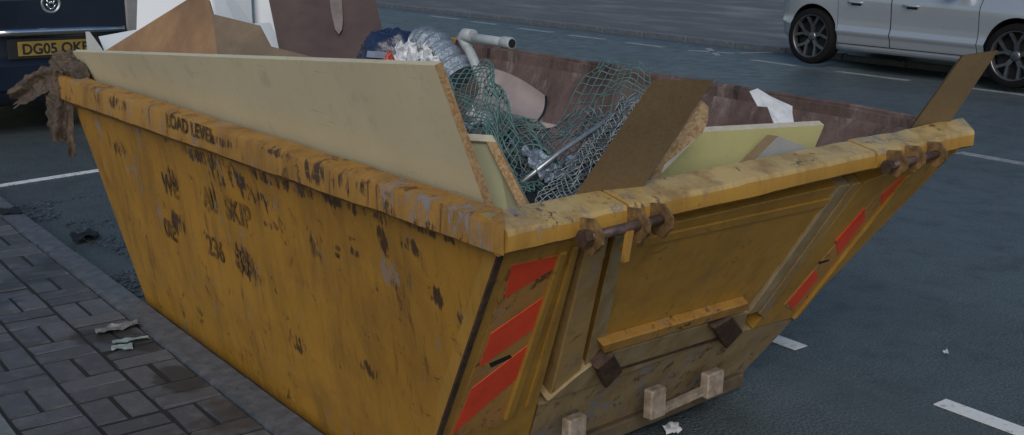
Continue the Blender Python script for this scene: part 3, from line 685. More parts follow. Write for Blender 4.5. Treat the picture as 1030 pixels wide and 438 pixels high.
slab('leaning_plank', [(914, 133, 3.42), (969, 56, 3.36), (1004, 51, 3.42), (955, 124, 3.50), (915, 190, 3.60), (880, 190, 3.52)], .008, [M['chip'], M['chipdark']], 'narrow brown plank sticking out at the far corner of the door end', 'plank', away=(-.9, .3, .1))
slab('plywood_sheet', [(103, 53, 4.52), (196, -5, 4.44), (210, 0, 4.42), (222, 44, 4.36), (232, 100, 4.3), (150, 100, 4.36)], .012, [M['ply'], M['chipedge']], 'pointed brown plywood sheet standing behind the long cream board', 'plywood')
slab('plywood_offcut', [(213, 14, 4.14), (262, 26, 4.10), (273, 47, 4.05), (320, 59, 4.0), (318, 90, 3.9), (224, 90, 3.98)], .012, [M['ply2'], M['chipedge']], 'stepped grey brown plywood offcut next to the pointed plywood sheet', 'plywood')
hb = slab('hardboard_sheet', [(262, -40, 4.62), (368, -40, 4.66), (388, 44, 4.35), (384, 95, 4.2), (290, 95, 4.2)], .010, [M['hard'], M['hard']], 'tall dark purple brown hardboard sheet with a pale streak', 'hardboard')
q = [P(328, -30, 4.60), P(342, -30, 4.61), P(345, 20, 4.41), P(344, 30, 4.39), P(341, 35, 4.37), P(337, 30, 4.4), P(333, 12, 4.44)]
hn = ((P(368, -40, 4.66)-P(262, -40, 4.62)).cross(P(388, 44, 4.35)-P(368, -40, 4.66))).normalized()
if hn.dot(q[0]-CAM) > 0: hn = -hn
p0 = P(368, -40, 4.66); q = [p_+ (p_-CAM)*((p0-p_).dot(hn)/(p_-CAM).dot(hn)) for p_ in q]
q = [p_+hn*.0015 for p_ in q]
MB().hexa(q, [p_-hn*.002 for p_ in q]).build('bare_patch', M['stainlight'], hb)
# white cabinet carcass: side, back, shelf
ca = empty('white_cabinet', (1.95, 4.42, .55)); tag(ca, 'white kitchen cabinet carcass standing in the skip behind the plywood', 'cabinet')
def cab(name, px, th, away):
    f = [P(*q_) for q_ in px]; MB().hexa(f, [p_+Vector(away)*th for p_ in f]).build(name, M['white'], ca)
cab('side_panel', [(139, -30, 4.74), (216, -30, 4.80), (222, 75, 4.72), (136, 75, 4.68)], .018, (.4, .9, 0))
cab('side_panel', [(213, -30, 4.79), (251, -30, 4.90), (254, 24, 4.86), (262, 80, 4.80), (224, 80, 4.70)], .018, (-.3, .9, 0))
cab('back_panel', [(255, -30, 4.97), (282, -30, 4.97), (284, 75, 4.90), (258, 75, 4.90)], .012, (0, 1, 0))
cab('shelf', [(252, 24, 4.78), (272, 23, 4.76), (286, 56, 4.56), (264, 56, 4.60)], .02, (0, .3, -.95))
slab('white_offcut', [(99, 37, 4.62), (137, 30, 4.64), (150, 58, 4.58), (106, 54, 4.58)], .015, [M['white'], M['white']], 'small white melamine offcut poking up at the far left of the skip', 'offcut')
slab('thin_offcut', [(86, 32, 4.56), (90, 32, 4.56), (103, 50, 4.54), (102, 54, 4.53), (88, 54, 4.55)], .008, [M['greyboard'], M['chip']], 'thin dull offcut standing at the far left corner before the number plate', 'offcut')
# rubble bed
def inskip(x, y): return 1.45 < x < 3.1 and 1.95 < y < 4.4
rows = []
for i in range(46):
    row = []
    for j in range(34):
        y = 1.99+2.5*i/45; x = 1.44+1.72*j/33
        z = .62+.10*math.sin(x*1.7-1.2)+.12*noise.noise(Vector((x*2.2, y*2.2, 0)))+.07*noise.noise(Vector((x*7, y*7, 4)))+.03*noise.noise(Vector((x*19, y*19, 7)))
        z += .08*max(0, min(1, (y-2.6)/1.5))+.30*math.exp(-((x-2.0)/.33)**2-((y-3.32)/.40)**2); e = min(x-1.44, 3.16-x, y-1.99, 4.49-y); z = min(z, .86-(y-1.767-.06)*0+9) - max(0, .12-e)*1.2; y = max(y, ey(x, z)+.07)
        row.append(Vector((x, y, z)))
    rows.append(row)
def heap_z(x, y):
    i = max(0, min(45, round((y-1.99)/2.5*45))); j = max(0, min(33, round((x-1.44)/1.72*33))); return rows[i][j].z
b = MB().grid(rows, 0, False)
rr = random.Random(11)
for k in range(520):
    x, y = rr.uniform(1.5, 3.05), rr.uniform(2.2, 4.35); z = heap_z(x, y)+.01
    s = rr.choice((.03, .05, .08, .13)); rot = Matrix.Rotation(rr.uniform(0, 6.3), 3, 'Z') @ Matrix.Rotation(rr.uniform(-.9, .9), 3, 'X') @ Matrix.Rotation(rr.uniform(-.6, .6), 3, 'Y')
    b.box((x, y, z), (s*rr.uniform(.7, 1.6), s*rr.uniform(.15, .8), rr.uniform(.006, .025)), rot, rr.choice((0, 0, 0, 1, 1, 2)))
o = b.build('rubble', [M['debris'], M['bits'], M['bluebits']]); o['kind'] = 'stuff'; o['label'] = 'dark rubble and mixed scraps filling the skip'; o['category'] = 'rubble'
# wire meshes
def wire_mesh(name, quad, nu, nv, r, mat, label, bulge=.05, jit=.02, diag=False, seed=0, seg=2):
    q = [P(*p_) for p_ in quad]; n = (q[1]-q[0]).cross(q[3]-q[0]).normalized(); b = MB()
    def S(u, v):
        p_ = bil(q, u, v); k = bulge*(noise.noise(Vector((u*2.3+seed, v*2.3, seed)))) + jit*noise.noise(Vector((u*7, v*7, seed+3)))
        j2 = noise.noise_vector(Vector((u*5+seed, v*5, 2)))*jit*.6
        return p_+n*k+j2
    if diag:
        for k in range(-nv, nu):
            for sg in (1, -1):
                pts = []
                for i in range(nv*seg+1):
                    v = i/(nv*seg); u = (k+v*nv)/nu if sg > 0 else (k+nv-v*nv)/nu
                    if -.001 <= u <= 1.001: pts.append(S(u, v))
                if len(pts) > 1: b.tube(pts, r, 3, caps=False)
    else:
        for i in range(nu+1): b.tube([S(i/nu, j/(nv*seg)) for j in range(nv*seg+1)], r, 3, caps=False)
        for j in range(nv+1): b.tube([S(i/(nu*seg), j/nv) for i in range(nu*seg+1)], r, 3, caps=False)
    return tag(b.build(name, mat), label, 'wire mesh')
wire_mesh('wire_mesh', [(604, 63, 3.46), (655, 69, 3.40), (640, 140, 2.95), (532, 152, 3.05)], 10, 13, .0022, M['green'], 'green coated wire mesh leaning up against the rusty far wall', .05, .012, False, 1)
wire_mesh('wire_mesh', [(440, 62, 2.95), (494, 84, 3.0), (550, 206, 2.62), (486, 180, 2.6)], 15, 20, .0020, M['green'], 'crumpled green wire mesh beside the long cream board', .09, .022, True, 4)
wire_mesh('wire_mesh', [(462, 92, 3.06), (538, 124, 3.0), (592, 188, 2.75), (500, 178, 2.8)], 13, 15, .0020, M['green'], 'crumpled green wire mesh in the middle of the rubbish below the beige board', .09, .02, False, 9)
wire_mesh('wire_mesh', [(622, 104, 2.66), (650, 92, 2.64), (590, 196, 2.50), (538, 207, 2.50)], 9, 22, .0020, M['greywire'], 'strip of grey chain link along the edge of the large chipboard plank', .03, .02, True, 14)
wire_mesh('wire_mesh', [(530, 128, 2.98), (622, 106, 2.92), (606, 160, 2.72), (520, 196, 2.7)], 10, 10, .0021, M['greywire'], 'loose grey green mesh below the leaning green mesh', .05, .016, True, 21)
# tubes, pipes
tag(MB().tube([P(522, 186, 2.72), P(565, 152, 2.78), P(642, 100, 2.92)], .0065, 8).build('metal_rod', M['galv']), 'thin pale metal rod lying diagonally across the wire mesh', 'rod')
tag(MB().tube([P(500, 118, 3.12), P(536, 126, 3.0), P(559, 131, 2.93)], .014, 12).build('short_tube', M['pinkboard']), 'short grey pink tube poking out below the beige board', 'tube')
pp = empty('waste_pipe', P(484, 70, 3.62)); tag(pp, 'grey plastic waste pipe with an elbow rising above the far rim', 'pipe')
el = P(466, 37, 3.66)
MB().tube([P(488, 92, 3.60), P(477, 62, 3.63), P(468, 42, 3.655)], .0165, 14).build('pipe_length', M['pipe'], pp)
a, c = el, P(515, 44, 3.46); d = (c-a).normalized()
MB().tube([P(472, 50, 3.65), P(468, 42, 3.656), P(466, 37.5, 3.655), P(468, 35, 3.64), P(476, 36, 3.61)], [.020, .021, .022, .021, .020], 14).build('elbow', M['pipe'], pp)
MB().tube([a+d*.01, c], .0155, 14).build('pipe_length', M['pipe'], pp)
MB().tube([c-d*.05, c-d*.045, c-d*.005, c], [.0158, .019, .019, .0165], 14).build('socket', M['pipe'], pp)
MB().tube([c, c+d*.0015], [.0135, .0135], 14).build('pipe_bore', M['blackplastic'], pp)
# curved beige board
rows = []
for i in range(9):
    v = i/8; row = []
    for j in range(15):
        u = j/14
        top = P(480+68*u, 66+30*u+6*math.sin(u*3.14)*-1, 3.50-.30*u); bot = P(470+60*u, 112+18*u, 3.18-.12*u)
        p_ = top.lerp(bot, v) + FW*(.05*math.sin(v*3.14)) + RT*(.018*math.sin(v*3.14))
        row.append(p_)
    rows.append(row)
b = MB().grid(rows, 0, True); b.grid([[p_+FW*.012 for p_ in r_] for r_ in rows], 1, True)
b.add([r_[-1] for r_ in rows]+[r_[-1]+FW*.012+RT*.008 for r_ in rows], [[i, i+1, 10+i, 9+i] for i in range(8)], 1)
b.add(rows[0]+[p_+FW*.012 for p_ in rows[0]], [[i, i+1, 16+i, 15+i] for i in range(14)], 0)
tag(b.build('beige_board', [M['pinkboard'], M['blackplastic']]), 'curved beige lining board with a dark end below the waste pipe', 'board')
# bags and foil duct
def torn(name, quad, m, label, cat, amp=.02, seed=0, n=14):
    q = [P(*p_) for p_ in quad]; nn = (q[1]-q[0]).cross(q[3]-q[0]).normalized(); rows = []
    for i in range(n+1):
        rows.append([bil(q, j/n, i/n)+nn*amp*(noise.noise(Vector((j*.35+seed, i*.35, seed)))*1.3+abs(noise.noise(Vector((j*.8, i*.8+seed, 2)))))+noise.noise_vector(Vector((j*.5, i*.5, seed)))*amp*.7 for j in range(n+1)])
    b = MB().grid(rows, 0, False); b.grid([[p_+nn*.002 for p_ in r_] for r_ in rows], 0, False)
    return tag(b.build(name, m), label, cat)
def blob(name, c, ax, m, label, cat, amp=.25, seed=0, nu=48, nv=32, fold=0.):
    rows = []
    for i in range(nv+1):
        th = math.pi*i/nv; row = []
        for j in range(nu):
            ph = 2*math.pi*j/nu; d = Vector((math.sin(th)*math.cos(ph), math.sin(th)*math.sin(ph), math.cos(th)))
            k = 1+amp*noise.noise(d*2.1+Vector((seed, 0, 0)))+amp*.6*noise.noise(d*5.5+Vector((0, seed, 0)))+fold*abs(noise.noise(d*9+Vector((seed, 3, 0))))
            row.append(Vector(c)+RT*(d.x*ax[0]*k)+FW*(d.y*ax[1]*k)+Vector((0, 0, 1))*(d.z*ax[2]*k))
        rows.append(row)
    o = MB().grid(rows, 0, True, True).build(name, m)
    return tag(o, label, cat) if label else o
blob('plastic_sack', P(396, 64, 3.95), (.125, .12, .118), M['bluebag'], 'glossy dark blue plastic sack behind the long cream board', 'sack', .14, 2, fold=.12)
torn('carrier_bag', [(398, 44, 3.64), (418, 38, 3.66), (424, 66, 3.56), (396, 66, 3.58)], M['whitebag'], 'crumpled white carrier bag, left one of the two in front of the blue sack', 'bag', .03, 11)
torn('carrier_bag', [(419, 44, 3.60), (432, 46, 3.60), (446, 68, 3.54), (424, 70, 3.54)], M['whitebag'], 'crumpled white carrier bag between the other white bag and the silver duct', 'bag', .03, 17)
blob('red_wrapper', P(392, 63, 3.60), (.016, .03, .03), M['redplastic'], 'small red wrapper showing above the cream board edge', 'wrapper', .5, 12)
b = MB(); pts = []; rs = []
for i in range(61):
    u = i/60; pts.append(P(424+38*u-4*math.sin(u*3.1), 46+34*u-11*math.sin(u*3.14), 3.74-.10*u)); rs.append(.060+.003*math.sin(i*2.1)+.012*noise.noise(Vector((i*.2, 3, 1))))
b.tube(pts, rs, 20); tag(b.build('foil_duct', M['foil']), 'ribbed silver foil duct curving over beside the white bags', 'duct')
rows = [[P(x, y, d) for x, y, d in r_] for r_ in (
    [(754, 92, 3.84), (762, 89, 3.85), (775, 97, 3.84), (786, 102, 3.83), (797, 107, 3.82)],
    [(757, 98, 3.80), (765, 96, 3.83), (778, 102, 3.78), (788, 108, 3.81), (797, 114, 3.78)],
    [(762, 107, 3.80), (769, 105, 3.77), (780, 112, 3.80), (789, 116, 3.75), (798, 120, 3.77)],
    [(772, 108, 3.74), (776, 114, 3.76), (784, 120, 3.72), (791, 124, 3.74), (799, 127, 3.71)],
    [(778, 124, 3.70), (782, 126, 3.72), (787, 129, 3.69), (793, 131, 3.71), (800, 133, 3.68)],
    [(776, 150, 3.62), (782, 152, 3.64), (788, 152, 3.61), (794, 155, 3.63), (800, 156, 3.60)],
    [(774, 172, 3.56), (781, 174, 3.58), (788, 175, 3.55), (795, 177, 3.57), (801, 178, 3.54)])]
b = MB().grid(rows, 0, True); b.grid([[p_+FW*.004 for p_ in r_] for r_ in rows], 0, True)
tag(b.build('torn_plastic', M['whitebag']), 'torn white plastic sheet hanging above the yellow board', 'plastic sheet')
torn('crumpled_foil', [(522, 148, 2.82), (545, 150, 2.84), (576, 176, 2.74), (548, 182, 2.70)], M['foil'], 'crumpled silver foil under the wire mesh, near the cupboard door', 'foil', .014, 3)
torn('torn_wrapper', [(470, 108, 2.92), (490, 112, 2.94), (497, 122, 2.90), (476, 120, 2.88)], M['whitebag'], 'white torn wrapper caught in the green mesh beside the cream board', 'wrapper', .02, 6)
slab('pale_strip', [(600, 158, 2.62), (637, 104, 2.62), (650, 97, 2.63), (606, 168, 2.60)], .012, [M['stainlight'], M['greyboard']], 'pale grey strip of board along the left edge of the brown chipboard plank', 'strip')
# dirty rag knotted over the far corner
rg = empty('rag', P(62, 100, 4.62)); tag(rg, 'dirty brown rag knotted over the far corner of the skip', 'rag')
def ragpart(name, path, rad, seed, nseg=34, nu=40, flat=.55):
    pts = [P(*q_) for q_ in path]; rows = []
    for i in range(nseg+1):
        t_ = i/nseg*(len(pts)-1); k = min(int(t_), len(pts)-2); f = t_-k
        c = pts[k].lerp(pts[k+1], f); r_ = rad[k]*(1-f)+rad[k+1]*f; tg = (pts[k+1]-pts[k]).normalized(); a = tg.cross(FW).normalized(); bb = tg.cross(a)
        row = []
        for j in range(nu):
            an = 2*math.pi*j/nu; w_ = 1+.5*noise.noise(Vector((math.cos(an)*1.6, math.sin(an)*1.6+seed, i*.16)))+.24*math.sin(an*5+seed+i*.10)+.25*noise.noise(Vector((math.cos(an)*5, math.sin(an)*5, i*.35+seed)))
            row.append(c+(a*math.cos(an)+bb*math.sin(an)*flat)*r_*w_)
        rows.append(row)
    b = MB().grid(rows, 0, True, True); b.add(rows[0], [list(range(nu))]); b.add(rows[-1], [list(range(nu))]); b.build(name, M['rag'], rg)
ragpart('knot', [(52, 58, 4.55), (62, 64, 4.56), (74, 68, 4.55), (82, 76, 4.52)], [.022, .045, .048, .03], 1)
def ribbon(name, path, width, seed, nl=36, nw=30, folds=1.1, depth=.42):
    pts = [P(*q_) for q_ in path]; rows = []
    for i in range(nl+1):
        t_ = i/nl*(len(pts)-1); k = min(int(t_), len(pts)-2); f = t_-k; c = pts[k].lerp(pts[k+1], f); w_ = width[k]*(1-f)+width[k+1]*f
        tg = (pts[min(k+1, len(pts)-1)]-pts[k]).normalized(); a = tg.cross(FW).normalized(); bb = tg.cross(a); row = []
        for j in range(nw+1):
            u = j/nw-.5; ed = 1+.25*noise.noise(Vector((i*.3, seed, 4 if u > 0 else 9)))
            fo = math.sin(u*folds*6.28+seed+.8*noise.noise(Vector((i*.09, u*2, seed))))*depth*w_*.5*(.4+.6*i/nl)+.25*w_*noise.noise(Vector((u*3, i*.12, seed+2)))
            rag_end = tg*(.03*noise.noise(Vector((u*7, seed, 1))))*(i/nl)**6
            row.append(c+a*(u*w_*ed)+bb*fo+rag_end)
        rows.append(row)
    b = MB().grid(rows, 0, True); b.grid([[p_+FW*.003 for p_ in r_] for r_ in rows], 0, True); b.build(name, M['rag'], rg)
ribbon('loose_end', [(66, 72, 4.54), (46, 80, 4.56), (30, 90, 4.6), (13, 100, 4.62)], [.06, .11, .10, .075], 4)
ribbon('loose_end', [(60, 70, 4.54), (57, 95, 4.56), (58, 120, 4.58), (59, 143, 4.6)], [.07, .105, .11, .075], 8)
ribbon('loose_end', [(68, 80, 4.52), (70, 110, 4.54), (71, 135, 4.56), (73, 157, 4.58)], [.05, .035, .03, .03], 12)
ribbon('loose_end', [(56, 64, 4.52), (68, 66, 4.50), (78, 72, 4.46), (85, 82, 4.44)], [.05, .08, .08, .05], 15)

# ------------------------------------------------------------------ cars
def pchip(xs, ys, x):
    xs = np.array(xs, float); ys = np.array(ys, float); h = np.diff(xs); d = np.diff(ys)/h; m = np.zeros_like(ys)
    m[1:-1] = np.where(d[:-1]*d[1:] > 0, 2*d[:-1]*d[1:]/(d[:-1]+d[1:]+1e-12), 0); m[0] = d[0]; m[-1] = d[-1]
    i = np.clip(np.searchsorted(xs, x)-1, 0, len(h)-1); t_ = (x-xs[i])/h[i]
    return ((2*t_**3-3*t_**2+1)*ys[i]+(t_**3-2*t_**2+t_)*h[i]*m[i]+(-2*t_**3+3*t_**2)*ys[i+1]+(t_**3-t_**2)*h[i]*m[i+1])
PROF = [(.17, .865), (.20, .905), (.27, .938), (.34, .958), (.375, .980), (.395, .985), (.415, .978), (.45, .966), (.52, .968), (.60, .98), (.68, .993), (.75, 1.0), (.80, .995), (.83, .975), (.87, .955), (.92, .932)]
class Car:
    def __init__(s, st): s.st = list(zip(*st))
    def sec(s, y):
        c = s.__dict__.setdefault('cache', {})
        if y not in c: c[y] = s.sec_(y)
        return c[y]
    def sec_(s, y):
        w, zb_, zs, zr, wr = [float(pchip(s.st[0], s.st[k], y)) for k in range(1, 6)]
        pts = [(0, zb_), (.45*w, zb_), (.82*w, zb_)]
        fl = lambda z: .018*sum(math.exp(-((y-a)/.30)**2) for a in (0, 2.56))*max(0, 1-abs(z-.52)/.36)
        pts += [(w*f+fl(z), zb_+(z-.17)/.75*(zs-zb_)) for z, f in PROF]
        we = .932*w; zc = max(zr, zs+.02)
        pts += [(we-.012, zs+min(.015, (zc-zs)*.3))]
        top = (min(wr, we-.04), zc-min(.05, (zc-zs)*.35))
        for f in (.25, .5, .75): pts.append((pts[-1][0]*0+(we-.012)+(top[0]-we+.012)*f+.012*math.sin(f*3.14), zs+.015*(1-f)+(top[1]-zs)*f))
        pts += [top, (top[0]*.93, zc-min(.02, (zc-zs)*.15)), (top[0]*.6, zc), (0, zc+.008)]
        return pts
    def surf(s, y, k, side, off=0.):            # point on the side, k = fractional section index
        p_ = s.sec(y); i = min(int(k), len(p_)-2); f = k-i
        x = p_[i][0]*(1-f)+p_[i+1][0]*f; z = p_[i][1]*(1-f)+p_[i+1][1]*f
        dx, dz = p_[i+1][0]-p_[i][0], p_[i+1][1]-p_[i][1]; L = math.hypot(dx, dz) or 1
        return Vector((side*(x+off*dz/L), y, z-off*dx/L))
    def kz(s, y, z):                             # section index at a height on the side
        p_ = s.sec(y)
        for i in range(2, len(p_)-1):
            if p_[i][1] <= z <= p_[i+1][1]+1e-9: return i+(z-p_[i][1])/(p_[i+1][1]-p_[i][1]+1e-9)
        return len(p_)-2
def car_body(car, ys, axles, rw, mat, root):
    rows = []
    for y in ys:
        p_ = car.sec(y); r_ = [Vector((x, y, z)) for x, z in p_] + [Vector((-x, y, z)) for x, z in p_[-2:0:-1]]; rows.append(r_)
    b = MB().grid(rows, 0, True, True); n = len(rows[0]); b.add(rows[0], [list(range(n))]); b.add(rows[-1], [list(range(n))])
    o = b.build('body', [mat, M['blackplastic']], root)
    bm = bmesh.new(); bm.from_mesh(o.data); bmesh.ops.remove_doubles(bm, verts=bm.verts[:], dist=1e-5); bmesh.ops.recalc_face_normals(bm, faces=bm.faces[:]); bm.to_mesh(o.data); bm.free()
    cut = MB()
    for a in axles:
        for sgn in (-1, 1):
            ring = lambda x: [Vector((x, a+rw*math.cos(t_), .33+rw*math.sin(t_))) for t_ in np.linspace(0, 2*math.pi, 48, endpoint=False)]
            cut.hexa(ring(sgn*.56), ring(sgn*1.2))
    me = cut.mesh('c', M['blackplastic']); co = bpy.data.objects.new('c', me); COL.objects.link(co)
    co.location = root.location; co.rotation_euler = root.rotation_euler
    md = o.modifiers.new('b', 'BOOLEAN'); md.object = co; md.operation = 'DIFFERENCE'; md.solver = 'EXACT'; md.material_mode = 'TRANSFER'
    bpy.context.view_layer.update(); dg = bpy.context.evaluated_depsgraph_get()
    nm = bpy.data.meshes.new_from_object(o.evaluated_get(dg)); o.modifiers.clear(); o.data = nm; bpy.data.objects.remove(co)
    if len(nm.materials) < 2 or nm.materials[0] != mat:
        pass
    return sharp(o, 40)
def panel(car, name, y0, y1, z0, z1, side, off, mat, root, ny=24, nz=80, trim=0., kabs=False):
    outer = []; inner = []
    for i in range(ny+1):
        y = y0+(y1-y0)*i/ny
        k0, k1 = (z0, z1) if kabs else (car.kz(y, z0), car.kz(y, z1))
        outer.append([car.surf(y, k0+(k1-k0)*j/nz, side, off) for j in range(nz+1)]); inner.append([car.surf(y, k0+(k1-k0)*j/nz, side, -.004) for j in range(nz+1)])
    b = MB().grid(outer, 0, True)
    loop = [r_[0] for r_ in outer]+outer[-1][1:]+[r_[-1] for r_ in outer[::-1]][1:]+outer[0][::-1][1:-1]
    loopi = [r_[0] for r_ in inner]+inner[-1][1:]+[r_[-1] for r_ in inner[::-1]][1:]+inner[0][::-1][1:-1]
    n = len(loop); b.add(loop+loopi, [[i, (i+1) % n, n+(i+1) % n, n+i] for i in range(n)])
    o = b.build(name, mat, root); return sharp(o, 50)
def wheel(root, x, y, z, side, style=5):
    w = empty('wheel', (x, y, z), local=True); w.parent = root
    prof = [(.215, -.10), (.30, -.105), (.322, -.09), (.33, -.05), (.33, .05), (.322, .09), (.302, .103), (.262, .105), (.25, .095)]
    N = 48
    def lathe(prof, mi=0): return [[Vector((side*h, r_*math.cos(2*math.pi*k/N), r_*math.sin(2*math.pi*k/N))) for k in range(N)] for r_, h in prof]
    t_ = MB().grid(lathe(prof), 0, True, True).build('tyre', M['rubber'], w); sharp(t_, 40)
    lip = MB().grid(lathe([(.236, .03), (.240, .09), (.252, .10), (.258, .094), (.258, .06)]), 0, True, True)
    d = lathe([(.242, -.01), (.10, -.005), (.001, .0)]); dk = MB().grid(d, 0, True, True).build('barrel', M['alloydark'], w)
    rm = lip; ro_ = .228
    for s in range(5):
        a0 = 2*math.pi*s/5+.3
        for sg in (-1, 1):
            f = []
            for rr_, da, hw in ((.045, sg*.12, .016), (.125, sg*.10, .014), (.246, sg*.34, .019)):
                c = Vector((0, rr_*math.cos(a0+da), rr_*math.sin(a0+da))); t2 = Vector((0, -math.sin(a0+da), math.cos(a0+da))); f.append((c-t2*hw, c+t2*hw))
            for i in range(2):
                q = [f[i][0], f[i][1], f[i+1][1], f[i+1][0]]; h0, h1 = (.062, .070) if i == 0 else (.070, .082)
                top = [q[0]+Vector((side*h0, 0, 0)), q[1]+Vector((side*h0, 0, 0)), q[2]+Vector((side*h1, 0, 0)), q[3]+Vector((side*h1, 0, 0))]
                rm.hexa([p_-Vector((side*.03, 0, 0)) for p_ in top], top)
    rm.grid(lathe([(.001, .074), (.035, .074), (.055, .066), (.058, .03)]), 0, True, True)
    rm.build('rim', M['alloy'], w); return w
def place_text(s, size, o3, ex, ez, name, mat, parent, bold=0., fit=None):
    v, f = text_verts(s, size, bold); xs = [q.x for q in v]; cx = (min(xs)+max(xs))/2; k = fit/(max(xs)-min(xs)) if fit else 1
    for v2, f2 in islands([o3+ex*((q.x-cx)*k)+ez*(q.y-size*.36) for q in v], f): MB().add(v2, f2).build(name, mat, parent)
# silver hatchback across the road: local +y is forwards, rear axle at y = 0
ST = [(-.66, .45, .42, .60, .64, .40), (-.645, .58, .36, .72, .80, .48), (-.60, .68, .31, .82, .92, .55), (-.50, .775, .26, .90, 1.05, .60), (-.34, .845, .215, .94, 1.22, .60), (-.15, .872, .18, .945, 1.36, .58),
      (.15, .88, .17, .94, 1.405, .58), (.8, .88, .17, .92, 1.43, .585), (1.4, .88, .17, .90, 1.42, .58), (1.9, .88, .17, .885, 1.26, .57), (2.3, .88, .17, .875, 1.02, .60),
      (2.6, .875, .18, .86, .935, .64), (2.95, .85, .19, .80, .865, .64), (3.15, .79, .22, .73, .78, .60), (3.27, .68, .26, .62, .66, .5), (3.31, .5, .33, .53, .55, .38)]
YS = sorted(set([round(float(v), 4) for v in np.concatenate([np.linspace(-.66, -.4, 18), np.linspace(-.4, 2.9, 56), np.linspace(2.9, 3.31, 18)])]))
car = Car(ST)
sv = empty('hatchback', (11.0+.885, 8.60, 0), math.pi, 0, True)
sv.rotation_euler = (0, -.042, math.pi); sv.location = (11.0+.885, 8.565, .036)
tag(sv, 'silver hatchback parked across the road with its far wheels on the pavement', 'car')
body = car_body(car, YS, (0, 2.555), .352, M['silver'], sv)
NEAR = 1                                        # local +x faces the camera after the half turn
for sd2 in (1, -1):
    for nm, y0, y1 in (('rear_door', .36, 1.06), ('front_door', 1.075, 2.12)):
        panel(car, 'door_seam', y0-.008, y1+.008, .245, .935, sd2, .0015, M['blackplastic'], sv, 24, 80)
        dr = panel(car, nm, y0, y1, .255, .93, sd2, .005, M['silver'], sv)
        hy = y0+.16 if nm == 'rear_door' else y0+.17; hb_ = []
        for t_ in np.linspace(0, 1, 9): p_ = car.surf(hy+.20*t_-.02, car.kz(hy, .735), sd2, .012+.028*math.sin(t_*math.pi)); hb_.append(p_)
        MB().tube(hb_, .012, 8).build('handle', M['silver'], dr)
        pk = [car.surf(hy+.02+.13*u, car.kz(hy, z_), sd2, .0065) for u, z_ in ((0, .695), (1, .695), (1, .722), (0, .722))]
        MB().hexa(pk, [p_-Vector((sd2*.004, 0, 0)) for p_ in pk]).build('handle_recess', M['blackplastic'], dr)
    panel(car, 'sill_trim', .38, 2.16, .18, .225, sd2, .006, M['silver'], sv, 10, 4)
    kb = len(car.sec(1.))-8
    panel(car, 'side_window', .30, 1.02, kb+.3, kb+3.6, sd2, .004, M['glass'], sv, 12, 6, kabs=True); panel(car, 'side_window', 1.10, 1.82, kb+.3, kb+3.5, sd2, .004, M['glass'], sv, 12, 6, kabs=True)
    # wing mirror
    c = car.surf(1.86, car.kz(1.86, .90), sd2, .0)
    mr = MB().box(c+Vector((sd2*.04, .0, .0)), (.10, .05, .025), bev=.006).build('mirror_arm', M['blackplastic'], sv)
    b = MB(); b.box(c+Vector((sd2*.15, 0, .07)), (.17, .10, .13), bev=.035); b.build('mirror', M['silver'], sv); MB().box(c+Vector((sd2*.15, 0, .0)), (.15, .09, .03), bev=.01).build('mirror_base', M['blackplastic'], sv)
    tlp = [car.surf(-.46+.16*u, car.kz(-.4, .70+.2*v), sd2, .006) for u, v in ((0, 0), (.9, .1), (1, 1), (0, 1))]
    MB().hexa(tlp, [p_-Vector((sd2*.01, 0, 0)) for p_ in tlp]).build('tail_light', M['redlight'], sv)
    hlp = [car.surf(2.85+.25*u, car.kz(2.95, .62+.12*v), sd2, .006) for u, v in ((0, .3), (1, 0), (1, .9), (0, 1))]
    MB().hexa(hlp, [p_-Vector((sd2*.01, 0, 0)) for p_ in hlp]).build('headlight', M['headlamp'], sv)
    wheel(sv, sd2*.782, 0, .30 if sd2 > 0 else .325, sd2); wheel(sv, sd2*.782, 2.555, .30 if sd2 > 0 else .325, sd2)
def cross_panel(car, name, y0, y1, k0, k1, mat, root, off=.005):
    rows = []
    for i in range(9):
        y = y0+(y1-y0)*i/8; p_ = car.sec(y)
        z = p_[-1][1]; wv = p_[k0][0]*.95
        rows.append([Vector((wv*t_, y, (p_[k0][1] if abs(t_) > .95 else p_[-3][1]+(z-p_[-3][1])*(1-t_*t_))+off)) for t_ in np.linspace(-1, 1, 9)])
    MB().grid(rows, 0, True).build(name, mat, root)
cross_panel(car, 'windscreen', 1.62, 2.42, -4, -1, M['glass'], sv, .012); cross_panel(car, 'rear_window', -.42, -.12, -4, -1, M['glass'], sv, .012)
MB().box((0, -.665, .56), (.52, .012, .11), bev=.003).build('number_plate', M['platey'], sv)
MB().box((0, 3.32, .40), (.52, .012, .11), bev=.003).build('number_plate', M['platew'], sv)

# dark blue car parked beyond the skip, tail towards us
SN2 = [(-.80, .80, .34, .90, 1.02, .66), (-.79, .83, .31, .92, 1.08, .68), (-.72, .86, .26, .97, 1.30, .68), (-.55, .88, .22, .99, 1.50, .66), (-.2, .885, .18, .99, 1.58, .64), (.3, .89, .17, .98, 1.61, .64), (.9, .89, .17, .96, 1.62, .64),
       (1.5, .89, .17, .94, 1.58, .63), (2.0, .89, .17, .93, 1.38, .62), (2.45, .885, .17, .92, 1.10, .64), (2.7, .88, .18, .90, 1.0, .66), (3.05, .86, .20, .84, .92, .66), (3.25, .80, .23, .76, .82, .62), (3.38, .68, .28, .65, .69, .5), (3.42, .5, .34, .55, .57, .38)]
YS2 = sorted(set([round(float(v), 4) for v in np.concatenate([np.linspace(-.80, -.5, 14), np.linspace(-.5, 3.0, 50), np.linspace(3.0, 3.42, 14)])]))
YR = 8.72
nv_ = empty('estate_car', (2.385, YR+.80, 0), 0, 0, True)
tag(nv_, 'dark blue car seen from behind, parked beyond the skip at the kerb', 'car')
car2 = Car(SN2); car_body(car2, YS2, (0, 2.62), .372, M['navy'], nv_)
